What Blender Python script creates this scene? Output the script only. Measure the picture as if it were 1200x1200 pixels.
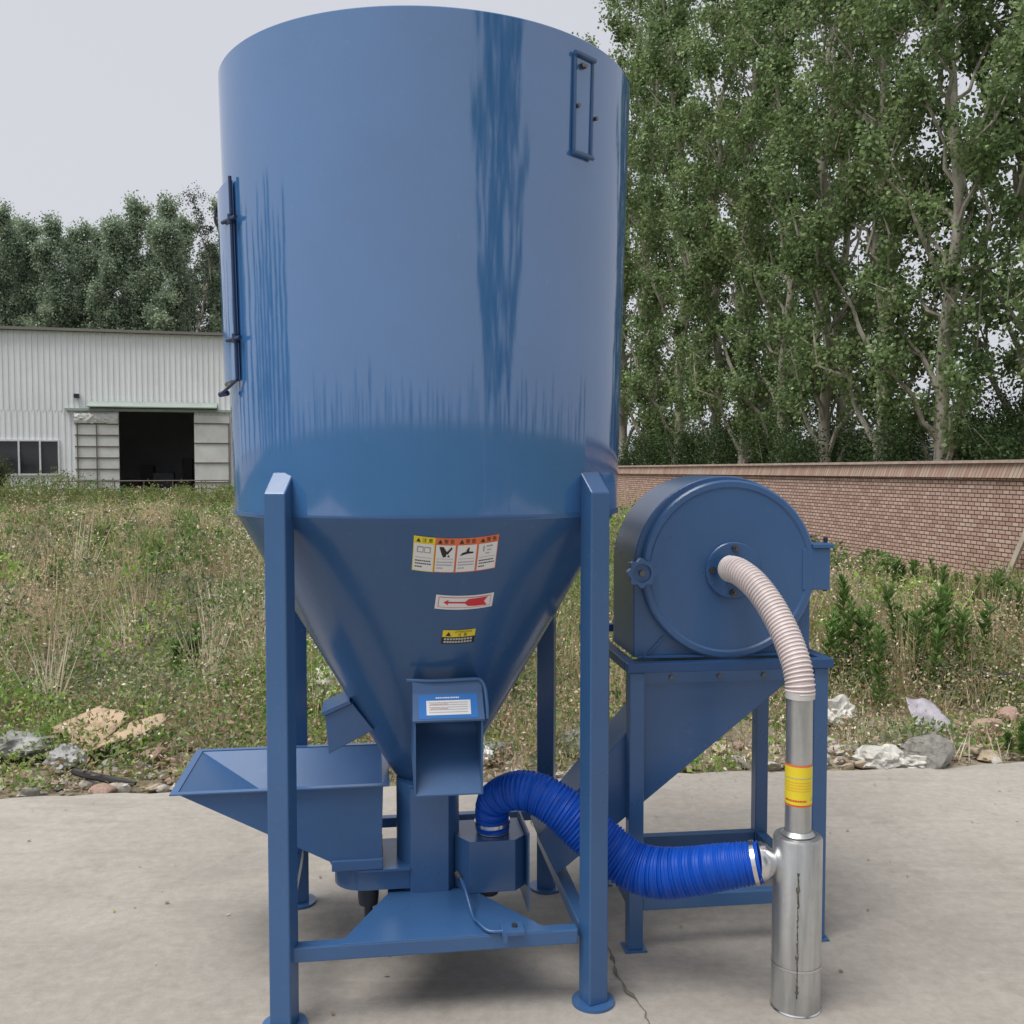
import bpy, bmesh, math, random
import numpy as np
from mathutils import Vector, Matrix
R = math.radians
for o in list(bpy.data.objects): bpy.data.objects.remove(o)
scene = bpy.context.scene
COL = scene.collection
random.seed(7)

# ------------------------------------------------------------------ camera, sky, sun, exposure
EYE = 1.55
cam_d = bpy.data.cameras.new('camera'); cam = bpy.data.objects.new('camera', cam_d); COL.objects.link(cam)
cam.location = (0, 0, EYE); cam.rotation_euler = (R(90) - math.atan(53/1150), 0, 0)
cam_d.sensor_width = 36; cam_d.lens = 34.5; cam_d.clip_start = .05; cam_d.clip_end = 2000
scene.camera = cam

SUN_EL, SUN_AZ = R(66), R(-122)          # azimuth from +Y towards +X
w = bpy.data.worlds.new('World'); scene.world = w; w.use_nodes = True
nt = w.node_tree; nt.nodes.clear()
out = nt.nodes.new('ShaderNodeOutputWorld'); bg = nt.nodes.new('ShaderNodeBackground')
sky = nt.nodes.new('ShaderNodeTexSky'); sky.sky_type = 'NISHITA'; sky.sun_disc = False
sky.sun_elevation = SUN_EL; sky.sun_rotation = SUN_AZ; sky.dust_density = 4; sky.air_density = 1
hs = nt.nodes.new('ShaderNodeHueSaturation'); hs.inputs['Saturation'].default_value = .12
mx = nt.nodes.new('ShaderNodeMix'); mx.data_type = 'RGBA'; mx.inputs[0].default_value = .82
mx.inputs[7].default_value = (5.8, 5.92, 6.5, 1)          # cloud layer
nt.links.new(sky.outputs[0], hs.inputs['Color']); nt.links.new(hs.outputs[0], mx.inputs[6])
nt.links.new(mx.outputs[2], bg.inputs['Color']); bg.inputs['Strength'].default_value = .1
nt.links.new(bg.outputs[0], out.inputs[0])
sl = bpy.data.lights.new('sun', 'SUN'); sl.energy = 3.1; sl.angle = R(40); sl.color = (1, .965, .91)
so = bpy.data.objects.new('sun', sl); COL.objects.link(so)
sd = Vector((math.sin(SUN_AZ)*math.cos(SUN_EL), math.cos(SUN_AZ)*math.cos(SUN_EL), math.sin(SUN_EL)))
so.rotation_euler = sd.to_track_quat('Z', 'Y').to_euler(); so.location = sd*30
scene.view_settings.view_transform = 'Standard'; scene.view_settings.look = 'None'
scene.view_settings.exposure = 0.30; scene.view_settings.gamma = 1
scene.view_settings.use_curve_mapping = False

# ------------------------------------------------------------------ helpers
def tag(o, label=None, cat=None, group=None, kind=None):
    if label: o['label'] = label
    if cat: o['category'] = cat
    if group: o['group'] = group
    if kind: o['kind'] = kind
    return o
def empty(name, loc=(0, 0, 0), rz=0, label=None, cat=None, group=None):
    o = bpy.data.objects.new(name, None); COL.objects.link(o)
    o.location = loc; o.rotation_euler = (0, 0, rz); o.empty_display_size = .1
    return tag(o, label, cat, group)
def copy_tree(o, parent=None):
    c = o.copy(); COL.objects.link(c)
    if parent: c.parent = parent
    for ch in [x for x in bpy.data.objects if x.parent == o]: copy_tree(ch, c)
    return c

class MB:
    def __init__(s): s.v = []; s.f = []; s.m = []; s.mi = 0
    def add(s, vs, fs):
        b = len(s.v); s.v += [tuple(p) for p in vs]
        for f in fs: s.f.append([b+i for i in f]); s.m.append(s.mi)
        return s
    def box(s, x0, x1, y0, y1, z0, z1, M=None):
        vs = [Vector(p) for p in ((x0,y0,z0),(x1,y0,z0),(x1,y1,z0),(x0,y1,z0),(x0,y0,z1),(x1,y0,z1),(x1,y1,z1),(x0,y1,z1))]
        if M: vs = [M @ p for p in vs]
        return s.add(vs, [(0,3,2,1),(4,5,6,7),(0,1,5,4),(1,2,6,5),(2,3,7,6),(3,0,4,7)])
    def beam(s, p, q, wd, ht, up=(0,0,1)):
        p, q = Vector(p), Vector(q); d = (q-p).normalized(); sd_ = d.cross(Vector(up)).normalized(); u = sd_.cross(d)
        vs = []
        for c in (p, q):
            for a, b in ((-1,-1),(1,-1),(1,1),(-1,1)): vs.append(c + sd_*a*wd/2 + u*b*ht/2)
        return s.add(vs, [(0,1,2,3),(7,6,5,4),(0,4,5,1),(1,5,6,2),(2,6,7,3),(3,7,4,0)])
    def prism(s, pts, ext):
        n = len(pts); e = Vector(ext); a = [Vector(p) for p in pts]; b = [p+e for p in a]
        return s.add(a+b, [tuple(range(n)), tuple(range(2*n-1, n-1, -1))] + [(i, i+n, (i+1) % n + n, (i+1) % n) for i in range(n)])
    def tube(s, path, r, n=12, cap=True):
        P = [Vector(p) for p in path]; k = len(P); rr = r if hasattr(r, '__len__') else [r]*k
        T = [(P[min(i+1, k-1)] - P[max(i-1, 0)]).normalized() for i in range(k)]
        ref = Vector((0,0,1)) if abs(T[0].z) < .9 else Vector((1,0,0))
        N = (ref - T[0]*ref.dot(T[0])).normalized(); vs = []
        for i in range(k):
            N = (N - T[i]*N.dot(T[i])).normalized(); B = T[i].cross(N)
            for j in range(n):
                a = 2*math.pi*j/n; vs.append(P[i] + (N*math.cos(a) + B*math.sin(a))*rr[i])
        fs = [(i*n+j, i*n+(j+1) % n, (i+1)*n+(j+1) % n, (i+1)*n+j) for i in range(k-1) for j in range(n)]
        if cap: fs += [tuple(range(n-1, -1, -1)), tuple(range((k-1)*n, k*n))]
        return s.add(vs, fs)
    def cyl(s, p, q, r, n=20): return s.tube([p, q], r, n)
    def lathe(s, prof, n=32, c=(0,0,0), a0=0, a1=2*math.pi, cap=False):
        full = abs(a1-a0-2*math.pi) < 1e-6; cols = n if full else n+1; vs = []
        for i in range(cols):
            a = a0 + (a1-a0)*i/n
            for (r, z) in prof: vs.append((c[0]+r*math.sin(a), c[1]-r*math.cos(a), c[2]+z))
        m = len(prof); fs = []
        for i in range(n):
            j = (i+1) % cols
            for k in range(m-1): fs.append((i*m+k, j*m+k, j*m+k+1, i*m+k+1))
        if cap: fs += [tuple(i*m for i in range(cols))[::-1], tuple(i*m+m-1 for i in range(cols))]
        return s.add(vs, fs)
    def build(s, name, mat, parent=None, smooth=None, bevel=0, fix=True, label=None):
        me = bpy.data.meshes.new(name); me.from_pydata(s.v, [], s.f)
        for m in (mat if isinstance(mat, (list, tuple)) else [mat]): me.materials.append(m)
        me.polygons.foreach_set('material_index', s.m)
        if fix:
            bm = bmesh.new(); bm.from_mesh(me); bmesh.ops.recalc_face_normals(bm, faces=bm.faces); bm.to_mesh(me); bm.free()
        if smooth is not None:
            me.polygons.foreach_set('use_smooth', [True]*len(me.polygons)); me.set_sharp_from_angle(angle=R(smooth))
        o = bpy.data.objects.new(name, me); COL.objects.link(o)
        if parent: o.parent = parent
        if bevel:
            b = o.modifiers.new('bevel', 'BEVEL'); b.width = bevel; b.segments = 2; b.limit_method = 'ANGLE'; b.angle_limit = R(40)
        if label: o['label'] = label
        return o

def spline(pts, n):
    P = [Vector(p) for p in pts]; P = [P[0]*2-P[1]] + P + [P[-1]*2-P[-2]]; o = []
    seg = len(P)-3
    for i in range(n):
        t = i/(n-1)*seg; k = min(int(t), seg-1); u = t-k; a, b, c, d = P[k:k+4]
        o.append(.5*((2*b) + (c-a)*u + (2*a-5*b+4*c-d)*u*u + (3*b-a-3*c+d)*u**3))
    return o
def even(path, step):
    o = [path[0]]; acc = 0; nxt = step
    for a, b in zip(path, path[1:]):
        L = (b-a).length
        while acc+L >= nxt: o.append(a.lerp(b, (nxt-acc)/L)); nxt += step
        acc += L
    return o

# ------------------------------------------------------------------ materials
def newmat(name):
    m = bpy.data.materials.new(name); m.use_nodes = True
    return m, m.node_tree, m.node_tree.nodes['Principled BSDF']
def noise(nt, scale, detail=4, rough=.6, vec=None, coord='Object', stretch=None):
    tc = nt.nodes.new('ShaderNodeTexCoord'); n = nt.nodes.new('ShaderNodeTexNoise')
    n.inputs['Scale'].default_value = scale; n.inputs['Detail'].default_value = detail; n.inputs['Roughness'].default_value = rough
    if stretch:
        mp = nt.nodes.new('ShaderNodeMapping'); mp.inputs['Scale'].default_value = stretch
        nt.links.new(tc.outputs[coord], mp.inputs[0]); nt.links.new(mp.outputs[0], n.inputs['Vector'])
    else: nt.links.new(tc.outputs[coord], n.inputs['Vector'])
    return n
def ramp(nt, src, stops):
    r = nt.nodes.new('ShaderNodeValToRGB'); el = r.color_ramp.elements
    while len(el) < len(stops): el.new(.5)
    for e, (p, c) in zip(el, stops): e.position = p; e.color = (*c, 1) if len(c) == 3 else c
    nt.links.new(src, r.inputs[0]); return r
def mixc(nt, fac, a, b, mode='MIX'):
    m = nt.nodes.new('ShaderNodeMix'); m.data_type = 'RGBA'; m.blend_type = mode
    if isinstance(fac, (int, float)): m.inputs[0].default_value = fac
    else: nt.links.new(fac, m.inputs[0])
    for k, x in ((6, a), (7, b)):
        if isinstance(x, tuple): m.inputs[k].default_value = (*x, 1)
        else: nt.links.new(x, m.inputs[k])
    return m.outputs[2]
def bump(nt, bsdf, src, strength, dist=.01):
    b = nt.nodes.new('ShaderNodeBump'); b.inputs['Strength'].default_value = strength; b.inputs['Distance'].default_value = dist
    nt.links.new(src, b.inputs['Height']); nt.links.new(b.outputs[0], bsdf.inputs['Normal']); return b
def plain(name, col, rough=.5, metal=0, var=.12, scale=8, bumpk=0, spec=.5):
    m, nt, b = newmat(name)
    n = noise(nt, scale, 5)
    r = ramp(nt, n.outputs[0], [(.3, tuple(c*(1-var) for c in col)), (.7, tuple(min(1, c*(1+var)) for c in col))])
    nt.links.new(r.outputs[0], b.inputs['Base Color']); b.inputs['Roughness'].default_value = rough
    b.inputs['Metallic'].default_value = metal; b.inputs['Specular IOR Level'].default_value = spec
    if bumpk:
        n2 = noise(nt, scale*6, 4); bump(nt, b, n2.outputs[0], bumpk)
    return m

BLUE = (.038, .108, .255)
def blue_paint(name, rough=.28, ior=1.6, aniso=0, wave=.0, col=BLUE):
    m, nt, b = newmat(name)
    n = noise(nt, 2.2, 6, .65)
    r = ramp(nt, n.outputs[0], [(.25, tuple(c*.9 for c in col)), (.75, tuple(c*1.08 for c in col))])
    # fine dust and scuffs
    d = noise(nt, 34, 6, .7); dr = ramp(nt, d.outputs[0], [(.6, (0,0,0)), (.78, (.3,.3,.3))])
    c = mixc(nt, dr.outputs[0], r.outputs[0], (.14, .2, .3))
    nt.links.new(c, b.inputs['Base Color'])
    rr = nt.nodes.new('ShaderNodeMapRange'); rr.inputs[3].default_value = rough*.8; rr.inputs[4].default_value = rough*1.25
    nt.links.new(n.outputs[0], rr.inputs[0]); nt.links.new(rr.outputs[0], b.inputs['Roughness'])
    b.inputs['IOR'].default_value = ior
    if aniso:
        b.inputs['Anisotropic'].default_value = aniso
        t = nt.nodes.new('ShaderNodeTangent'); t.direction_type = 'RADIAL'; t.axis = 'Z'
        nt.links.new(t.outputs[0], b.inputs['Tangent'])
    if wave:
        n2 = noise(nt, 1, 3, .5, stretch=(5, 5, 1.3)); n3 = noise(nt, 1, 3, .6, stretch=(46, 46, 2.0))
        ad = nt.nodes.new('ShaderNodeMath'); ad.operation = 'MULTIPLY_ADD'; ad.inputs[1].default_value = .08
        nt.links.new(n3.outputs[0], ad.inputs[0]); nt.links.new(n2.outputs[0], ad.inputs[2])
        bump(nt, b, ad.outputs[0], wave, .02)
    else:
        n2 = noise(nt, 60, 3); bump(nt, b, n2.outputs[0], .04, .004)
    return m
PAINT = blue_paint('blue_paint')
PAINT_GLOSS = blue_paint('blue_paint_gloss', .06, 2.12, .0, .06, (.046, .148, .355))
PAINT_IN = blue_paint('blue_paint_inner', .4, 1.5)
DARKFRAME = plain('dark_primer_steel', (.02, .028, .05), .45, .2)
STEEL_BOLT = plain('bolt_steel', (.16, .15, .14), .4, .9)
SIL = plain('clamp_steel', (.7, .7, .72), .25, 1, .05)
def galvanised(name):
    m, nt, b = newmat(name)
    n = noise(nt, 1, 5, .6, stretch=(30, 30, 3)); r = ramp(nt, n.outputs[0], [(.25, (.30, .31, .31)), (.5, (.5, .51, .51)), (.8, (.66, .67, .67))])
    st = noise(nt, 7, 6, .7); sr = ramp(nt, st.outputs[0], [(.5, (0,0,0)), (.75, (.5,.5,.5))])
    c = mixc(nt, sr.outputs[0], r.outputs[0], (.33, .33, .30))
    nt.links.new(c, b.inputs['Base Color']); b.inputs['Metallic'].default_value = .85
    rr = nt.nodes.new('ShaderNodeMapRange'); rr.inputs[3].default_value = .2; rr.inputs[4].default_value = .5
    nt.links.new(st.outputs[0], rr.inputs[0]); nt.links.new(rr.outputs[0], b.inputs['Roughness'])
    bump(nt, b, n.outputs[0], .06, .01)
    return m
GALV = galvanised('galvanised_steel')
HOSE_BLUE = plain('blue_hose_plastic', (.003, .070, .44), .45, 0, .15, 14, 0, .3)
HOSE_PINK = plain('pvc_hose', (.50, .40, .39), .4, 0, .1, 20)
HOSE_RIB = plain('pvc_hose_rib', (.68, .62, .60), .35, 0, .06, 20)
WHITE = plain('sticker_white', (.74, .74, .74), .35, 0, .02)
YELLOW = plain('sticker_yellow', (.78, .62, .03), .35, 0, .03)
ORANGE = plain('sticker_orange', (.72, .17, .06), .35, 0, .03)
RED = plain('sticker_red', (.62, .02, .04), .35, 0, .03)
BLACK = plain('sticker_black', (.012, .012, .014), .4, 0, .05)
GREY = plain('sticker_grey', (.36, .36, .38), .4, 0, .05)
LBLUE = plain('label_blue', (.01, .16, .52), .35, 0, .04)

# concrete
def concrete():
    m, nt, b = newmat('concrete')
    a = noise(nt, .55, 7, .65); c1 = ramp(nt, a.outputs[0], [(.34, (.205, .186, .162)), (.5, (.30, .272, .236)), (.66, (.375, .348, .31))])
    f = noise(nt, 24, 8, .75); c2 = mixc(nt, .35, c1.outputs[0], ramp(nt, f.outputs[0], [(.3, (.20, .188, .172)), (.7, (.46, .44, .415))]).outputs[0])
    s = noise(nt, 1, 6, .7, stretch=(1.2, 5.5, 1)); sr = ramp(nt, s.outputs[0], [(.52, (0,0,0)), (.72, (.6,.6,.6))])
    c3 = mixc(nt, sr.outputs[0], c2, (.215, .20, .18))
    g = noise(nt, 3.1, 7, .75); gr = ramp(nt, g.outputs[0], [(.66, (0,0,0)), (.78, (.6,.6,.6))])
    c4 = mixc(nt, gr.outputs[0], c3, (.50, .48, .45))
    p = noise(nt, 150, 3, .6); pr = ramp(nt, p.outputs[0], [(.66, (0,0,0)), (.72, (.7,.7,.7))])
    c5 = mixc(nt, pr.outputs[0], c4, (.20, .18, .16))
    sc = noise(nt, 1, 4, .55, stretch=(.9, 26, 1)); scr = ramp(nt, sc.outputs[0], [(.66, (0,0,0)), (.70, (.14,.14,.14)), (.74, (0,0,0))])
    c5 = mixc(nt, scr.outputs[0], c5, (.52, .49, .45))
    dk = noise(nt, 1.7, 8, .72); dkr = ramp(nt, dk.outputs[0], [(.57, (0,0,0)), (.70, (.5,.5,.5))]); c5 = mixc(nt, dkr.outputs[0], c5, (.17, .15, .128))
    nt.links.new(c5, b.inputs['Base Color']); b.inputs['Roughness'].default_value = .82; b.inputs['Specular IOR Level'].default_value = .3
    ad = nt.nodes.new('ShaderNodeMath'); ad.operation = 'ADD'; nt.links.new(f.outputs[0], ad.inputs[0]); nt.links.new(p.outputs[0], ad.inputs[1])
    bump(nt, b, ad.outputs[0], .22, .006)
    return m
CONC = concrete()
def dirt():
    m, nt, b = newmat('field_soil')
    a = noise(nt, .9, 8, .7); c = ramp(nt, a.outputs[0], [(.3, (.12, .11, .065)), (.5, (.25, .21, .14)), (.7, (.40, .34, .25))])
    f = noise(nt, 30, 6, .7); c2 = mixc(nt, .5, c.outputs[0], ramp(nt, f.outputs[0], [(.35, (.12, .10, .07)), (.7, (.44, .38, .29))]).outputs[0])
    nt.links.new(c2, b.inputs['Base Color']); b.inputs['Roughness'].default_value = .95; b.inputs['Specular IOR Level'].default_value = .1
    bump(nt, b, f.outputs[0], .6, .03); return m
def leaf_mat(name, trans=.42, rough=.55):
    m, nt, b = newmat(name)
    at = nt.nodes.new('ShaderNodeAttribute'); at.attribute_name = 'leaf_colour'
    nt.links.new(at.outputs['Color'], b.inputs['Base Color']); b.inputs['Roughness'].default_value = rough
    b.inputs['Specular IOR Level'].default_value = .35
    t = nt.nodes.new('ShaderNodeBsdfTranslucent'); nt.links.new(at.outputs['Color'], t.inputs[0])
    ms = nt.nodes.new('ShaderNodeMixShader'); ms.inputs[0].default_value = trans
    nt.links.new(b.outputs[0], ms.inputs[1]); nt.links.new(t.outputs[0], ms.inputs[2])
    nt.links.new(ms.outputs[0], nt.nodes['Material Output'].inputs[0]); return m
LEAF = leaf_mat('leaf'); 
def bark():
    m, nt, b = newmat('bark')
    n = noise(nt, 1, 7, .7, stretch=(9, 9, 2)); c = ramp(nt, n.outputs[0], [(.3, (.13, .115, .095)), (.5, (.33, .30, .25)), (.75, (.48, .45, .40))])
    nt.links.new(c.outputs[0], b.inputs['Base Color']); b.inputs['Roughness'].default_value = .9; bump(nt, b, n.outputs[0], .5, .03); return m
BARK = bark()
def bricks():
    m, nt, b = newmat('brickwork')
    tc = nt.nodes.new('ShaderNodeTexCoord'); sp = nt.nodes.new('ShaderNodeSeparateXYZ'); cb = nt.nodes.new('ShaderNodeCombineXYZ')
    nt.links.new(tc.outputs['Object'], sp.inputs[0]); nt.links.new(sp.outputs[0], cb.inputs[0]); nt.links.new(sp.outputs[2], cb.inputs[1])
    br = nt.nodes.new('ShaderNodeTexBrick'); nt.links.new(cb.outputs[0], br.inputs['Vector'])
    br.inputs['Scale'].default_value = 1; br.inputs['Brick Width'].default_value = .118; br.inputs['Row Height'].default_value = .055
    br.inputs['Mortar Size'].default_value = .0085; br.inputs['Mortar Smooth'].default_value = .5; br.inputs['Bias'].default_value = .0
    br.inputs['Color1'].default_value = (.38, .235, .19, 1); br.inputs['Color2'].default_value = (.60, .45, .38, 1); br.inputs['Mortar'].default_value = (.09, .065, .055, 1)
    n = noise(nt, .7, 6, .7); nr = ramp(nt, n.outputs[0], [(.35, (.36, .22, .175)), (.6, (.46, .32, .26)), (.75, (.36, .27, .23))])
    c = mixc(nt, .3, br.outputs[0], nr.outputs[0])
    f = noise(nt, 26, 5, .7); fr = ramp(nt, f.outputs[0], [(.58, (0,0,0)), (.75, (.6,.6,.6))]); c = mixc(nt, fr.outputs[0], c, (.48, .38, .33))
    # keep the joints dark
    c = mixc(nt, br.outputs['Fac'], c, (.10, .072, .06))
    nt.links.new(c, b.inputs['Base Color']); b.inputs['Roughness'].default_value = .9; b.inputs['Specular IOR Level'].default_value = .2
    iv = nt.nodes.new('ShaderNodeMath'); iv.operation = 'SUBTRACT'; iv.inputs[0].default_value = 1; nt.links.new(br.outputs['Fac'], iv.inputs[1])
    bump(nt, b, iv.outputs[0], .7, .012); return m
def coping():
    m, nt, b = newmat('coping_bricks')
    tc = nt.nodes.new('ShaderNodeTexCoord'); mp = nt.nodes.new('ShaderNodeMapping'); mp.inputs['Rotation'].default_value = (0, 0, 0)
    sp = nt.nodes.new('ShaderNodeSeparateXYZ'); cb = nt.nodes.new('ShaderNodeCombineXYZ'); sh = nt.nodes.new('ShaderNodeMath'); sh.operation = 'MULTIPLY_ADD'; sh.inputs[1].default_value = .45
    nt.links.new(tc.outputs['Object'], sp.inputs[0]); nt.links.new(sp.outputs[2], sh.inputs[0]); nt.links.new(sp.outputs[0], sh.inputs[2]); nt.links.new(sh.outputs[0], cb.inputs[0]); cb.inputs[1].default_value = 4.5
    br = nt.nodes.new('ShaderNodeTexBrick'); nt.links.new(cb.outputs[0], br.inputs['Vector']); br.offset = 0
    br.inputs['Scale'].default_value = 1; br.inputs['Brick Width'].default_value = .07; br.inputs['Row Height'].default_value = 9
    br.inputs['Mortar Size'].default_value = .007; br.inputs['Color1'].default_value = (.38, .20, .16, 1); br.inputs['Color2'].default_value = (.52, .43, .34, 1); br.inputs['Mortar'].default_value = (.13, .1, .085, 1)
    n = noise(nt, 1.5, 5, .7); c = mixc(nt, .25, br.outputs[0], ramp(nt, n.outputs[0], [(.3, (.26, .18, .15)), (.7, (.45, .34, .28))]).outputs[0])
    nt.links.new(c, b.inputs['Base Color']); b.inputs['Roughness'].default_value = .9; bump(nt, b, br.outputs['Fac'], -.4, .01); return m
BRICK = bricks(); COPING = coping()
CLAD = plain('white_cladding', (.80, .82, .84), .45, 0, .05, 1.2)
ROOFM = plain('roof_sheet', (.20, .19, .18), .6, 0, .1, 2)
DOORM = plain('weathered_door_sheet', (.66, .67, .65), .5, 0, .14, 1.6)
TRIM = plain('pale_green_trim', (.34, .40, .36), .5, 0, .1, 2)
RUST = plain('rusty_pipe', (.16, .13, .12), .6, .3, .2, 5)
GLASS = plain('dark_glass', (.045, .05, .055), .12, 0, .3, 1)
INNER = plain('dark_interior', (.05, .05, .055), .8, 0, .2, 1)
PLINTH = plain('plaster_plinth', (.50, .46, .38), .85, 0, .15, 2)
STONE = plain('grey_stone', (.27, .25, .22), .9, 0, .3, 6, .5)
STONE_PALE = plain('pale_stone', (.46, .43, .38), .9, 0, .25, 8, .5)
STONE_TAN = plain('tan_rubble', (.40, .33, .24), .9, 0, .25, 8, .5)
STONE_PINK = plain('brick_rubble', (.33, .225, .18), .9, 0, .3, 7, .5)
PLASTIC_W = plain('white_plastic', (.62, .62, .60), .4, 0, .15, 5)
PLASTIC_G = plain('grey_plastic', (.27, .27, .265), .55, 0, .35, 9)
PLASTIC_D = plain('dusty_white_plastic', (.46, .45, .41), .55, 0, .35, 14)
CARD = plain('cardboard', (.43, .32, .22), .85, 0, .15, 4)
CHAR = plain('dark_wood', (.035, .033, .032), .8, 0, .3, 7, .4)
PLANKM = plain('weathered_plank', (.40, .35, .29), .85, 0, .25, 5, .3)
SEAMDIRT = plain('joint_dirt', (.14, .12, .10), .95, 0, .4, 22, .5)
WELD = plain('weld_bead', (.13, .12, .10), .6, .5, .5, 40)

# ------------------------------------------------------------------ ground
def edge_y(x): return 4.783 + .1146*x            # back edge of the concrete pad
g = MB(); g.add([(-300,-300,-.03),(300,-300,-.03),(300,300,-.03),(-300,300,-.03)], [(0,1,2,3)])
tag(g.build('field_ground', dirt()), kind='structure')
p = MB(); xs = [-16 + i*.12 for i in range(268)]
random.seed(3)
back = [(x, edge_y(x) + random.uniform(-.02, .02) + .03*math.sin(x*2.3), 0) for x in xs]
p.prism([(xs[0], -9, 0)] + [(xs[-1], -9, 0)] + back[::-1], (0, 0, -.12))
tag(p.build('concrete_pad', CONC), kind='structure')
g = MB(); g.add([(-200,-200,-.024),(200,-200,-.024),(200,-9.2,-.024),(-200,-9.2,-.024),(-200,30,-.024),(-16.3,30,-.024),(-16.3,-9.2,-.024),(16.3,-9.2,-.024),(16.3,60,-.024),(200,60,-.024)], [(0,1,2,7,6,3),(3,6,5,4),(7,2,9,8)])
tag(g.build('unseen_dark_ground', plain('unseen_dark_grass', (.05, .075, .028), .95, 0, .5, .6, .5, .1)), kind='structure')  # unseen dark grass sheet, added to darken the reflection low on the barrel
# joint between two concrete bays: a ragged dirt-filled groove
jm = MB(); pts = []
P0, P1 = Vector((-.02, 4.76, 0)), Vector((.66, 1.2, 0)); dv = (P1-P0); nv = Vector((-dv.y, dv.x, 0)).normalized()
N = 150; off = 0; row = []
for i in range(N+1):
    off = off*.8 + random.uniform(-.008, .008); wd = .0012 + max(0, random.gauss(.001, .0035))
    c = P0 + dv*i/N + nv*off; row.append((c - nv*wd, c + nv*wd*random.uniform(.4, 1.3)))
vs = []
for a, b in row: vs += [(a.x, a.y, .004), (b.x, b.y, .004)]
jm.add(vs, [(2*i, 2*i+1, 2*i+3, 2*i+2) for i in range(N)])
tag(jm.build('pad_joint', SEAMDIRT), kind='structure')

# ------------------------------------------------------------------ brick wall (right) : local x runs along the wall, away from the camera
WD = Vector((3.174-5.968, 26.994-12.42, 0)).normalized()
w0 = Vector((5.968, 12.42, 0)) - WD*7.5
wall = empty('brick_wall', w0, math.atan2(WD.y, WD.x), 'long red brick boundary wall with slanted coping behind the weeds', 'wall')
def ztop(x): return 1.66 - .0035*x
b = MB(); L = 46
b.add([(0,0,-.3),(L,0,-.3),(L,0,1.438-.0035*L),(0,0,1.438),(0,-.24,-.3),(L,-.24,-.3),(L,-.24,1.438-.0035*L),(0,-.24,1.438)],
      [(0,1,2,3),(7,6,5,4),(3,2,6,7),(0,3,7,4),(1,5,6,2)])
b.build('brick_courses', BRICK, wall)
c = MB(); c.add([(0,.05,1.44),(L,.05,1.44-.0035*L),(L,.03,1.62-.0035*L),(0,.03,1.62),(0,-.29,1.44),(L,-.29,1.44-.0035*L),(L,-.27,1.62-.0035*L),(0,-.27,1.62)],
      [(0,1,2,3),(7,6,5,4),(3,2,6,7),(0,3,7,4),(1,5,6,2),(0,4,5,1)])
c.build('coping', COPING, wall)
t = MB(); t.box(0, L, -.31, .07, 1.622, 1.66, Matrix.Shear('XY', 4, (0, 0)) if False else None)
for i, q in enumerate(t.v): t.v[i] = (q[0], q[1], q[2] - .0035*q[0])
t.build('cap_course', plain('cap_mortar', (.40, .31, .26), .9, 0, .25, 9, .4), wall)

# ------------------------------------------------------------------ warehouse (left)
FD = Vector((7.7, 1.9, 0)).normalized()
hall = empty('warehouse', (-18.8, 36, 0), math.atan2(FD.y, FD.x), 'white corrugated metal warehouse with a dark open sliding doorway', 'warehouse')
x0, x1, HT, DP = -14.0, 10.3, 6.55, 14.0
DX0, DX1, DZ = 4.15, 6.85, 3.62          # doorway
WX0, WX1, WZ0, WZ1 = -.15, 2.08, 1.3, 2.55
def ribs(mb, a, b_, z0, z1, step=.2):
    xs_ = []; x = a
    while x < b_ - 1e-6:
        for dx, dy in ((0, 0), (.11, 0), (.125, -.03), (.185, -.03)): 
            if x+dx < b_: xs_.append((x+dx, dy))
        x += step
    xs_.append((b_, 0)); n = len(xs_)
    mb.add([(q, d, z0) for q, d in xs_] + [(q, d, z1) for q, d in xs_], [(i, i+1, n+i+1, n+i) for i in range(n-1)])
b = MB()
ribs(b, x0, x1, DZ, HT)
ribs(b, x0, WX0, .55, DZ); ribs(b, WX1, DX0, .55, DZ); ribs(b, WX0, WX1, WZ1, DZ); ribs(b, WX0, WX1, .55, WZ0); ribs(b, DX1, x1, .55, DZ)
b.box(x0, x0+.1, .02, DP, 0, HT-.05); b.box(x1-.1, x1, .02, DP, 0, HT-.05); b.box(x0+.1, x1-.1, DP-.1, DP, 0, HT-.05)
b.build('wall', CLAD, hall, fix=False)
b = MB(); b.box(x0, DX0, -.05, .1, 0, .55); b.box(DX1, x1, -.05, .1, 0, .55); b.build('plinth', PLINTH, hall)
b = MB(); b.prism([(x0-.2, -.25, HT), (x1+.2, -.25, HT), (x1+.2, DP/2, HT+.5), (x0-.2, DP/2, HT+.5)], (0,0,.1))
b.prism([(x0-.2, DP+.25, HT), (x1+.2, DP+.25, HT), (x1+.2, DP/2, HT+.5), (x0-.2, DP/2, HT+.5)], (0,0,.1)); b.build('roof', ROOFM, hall)
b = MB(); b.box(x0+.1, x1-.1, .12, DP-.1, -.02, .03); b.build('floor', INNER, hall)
for q in ((5.1, 5.9, 2, 2.6, .03, 1.3), (6.1, 6.5, 3.5, 4.2, .03, 1.9), (4.4, 4.9, 4, 5, .03, 1.6)): b = MB(); b.box(*q); b.build('stored_crate', INNER, hall, bevel=.03)
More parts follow.
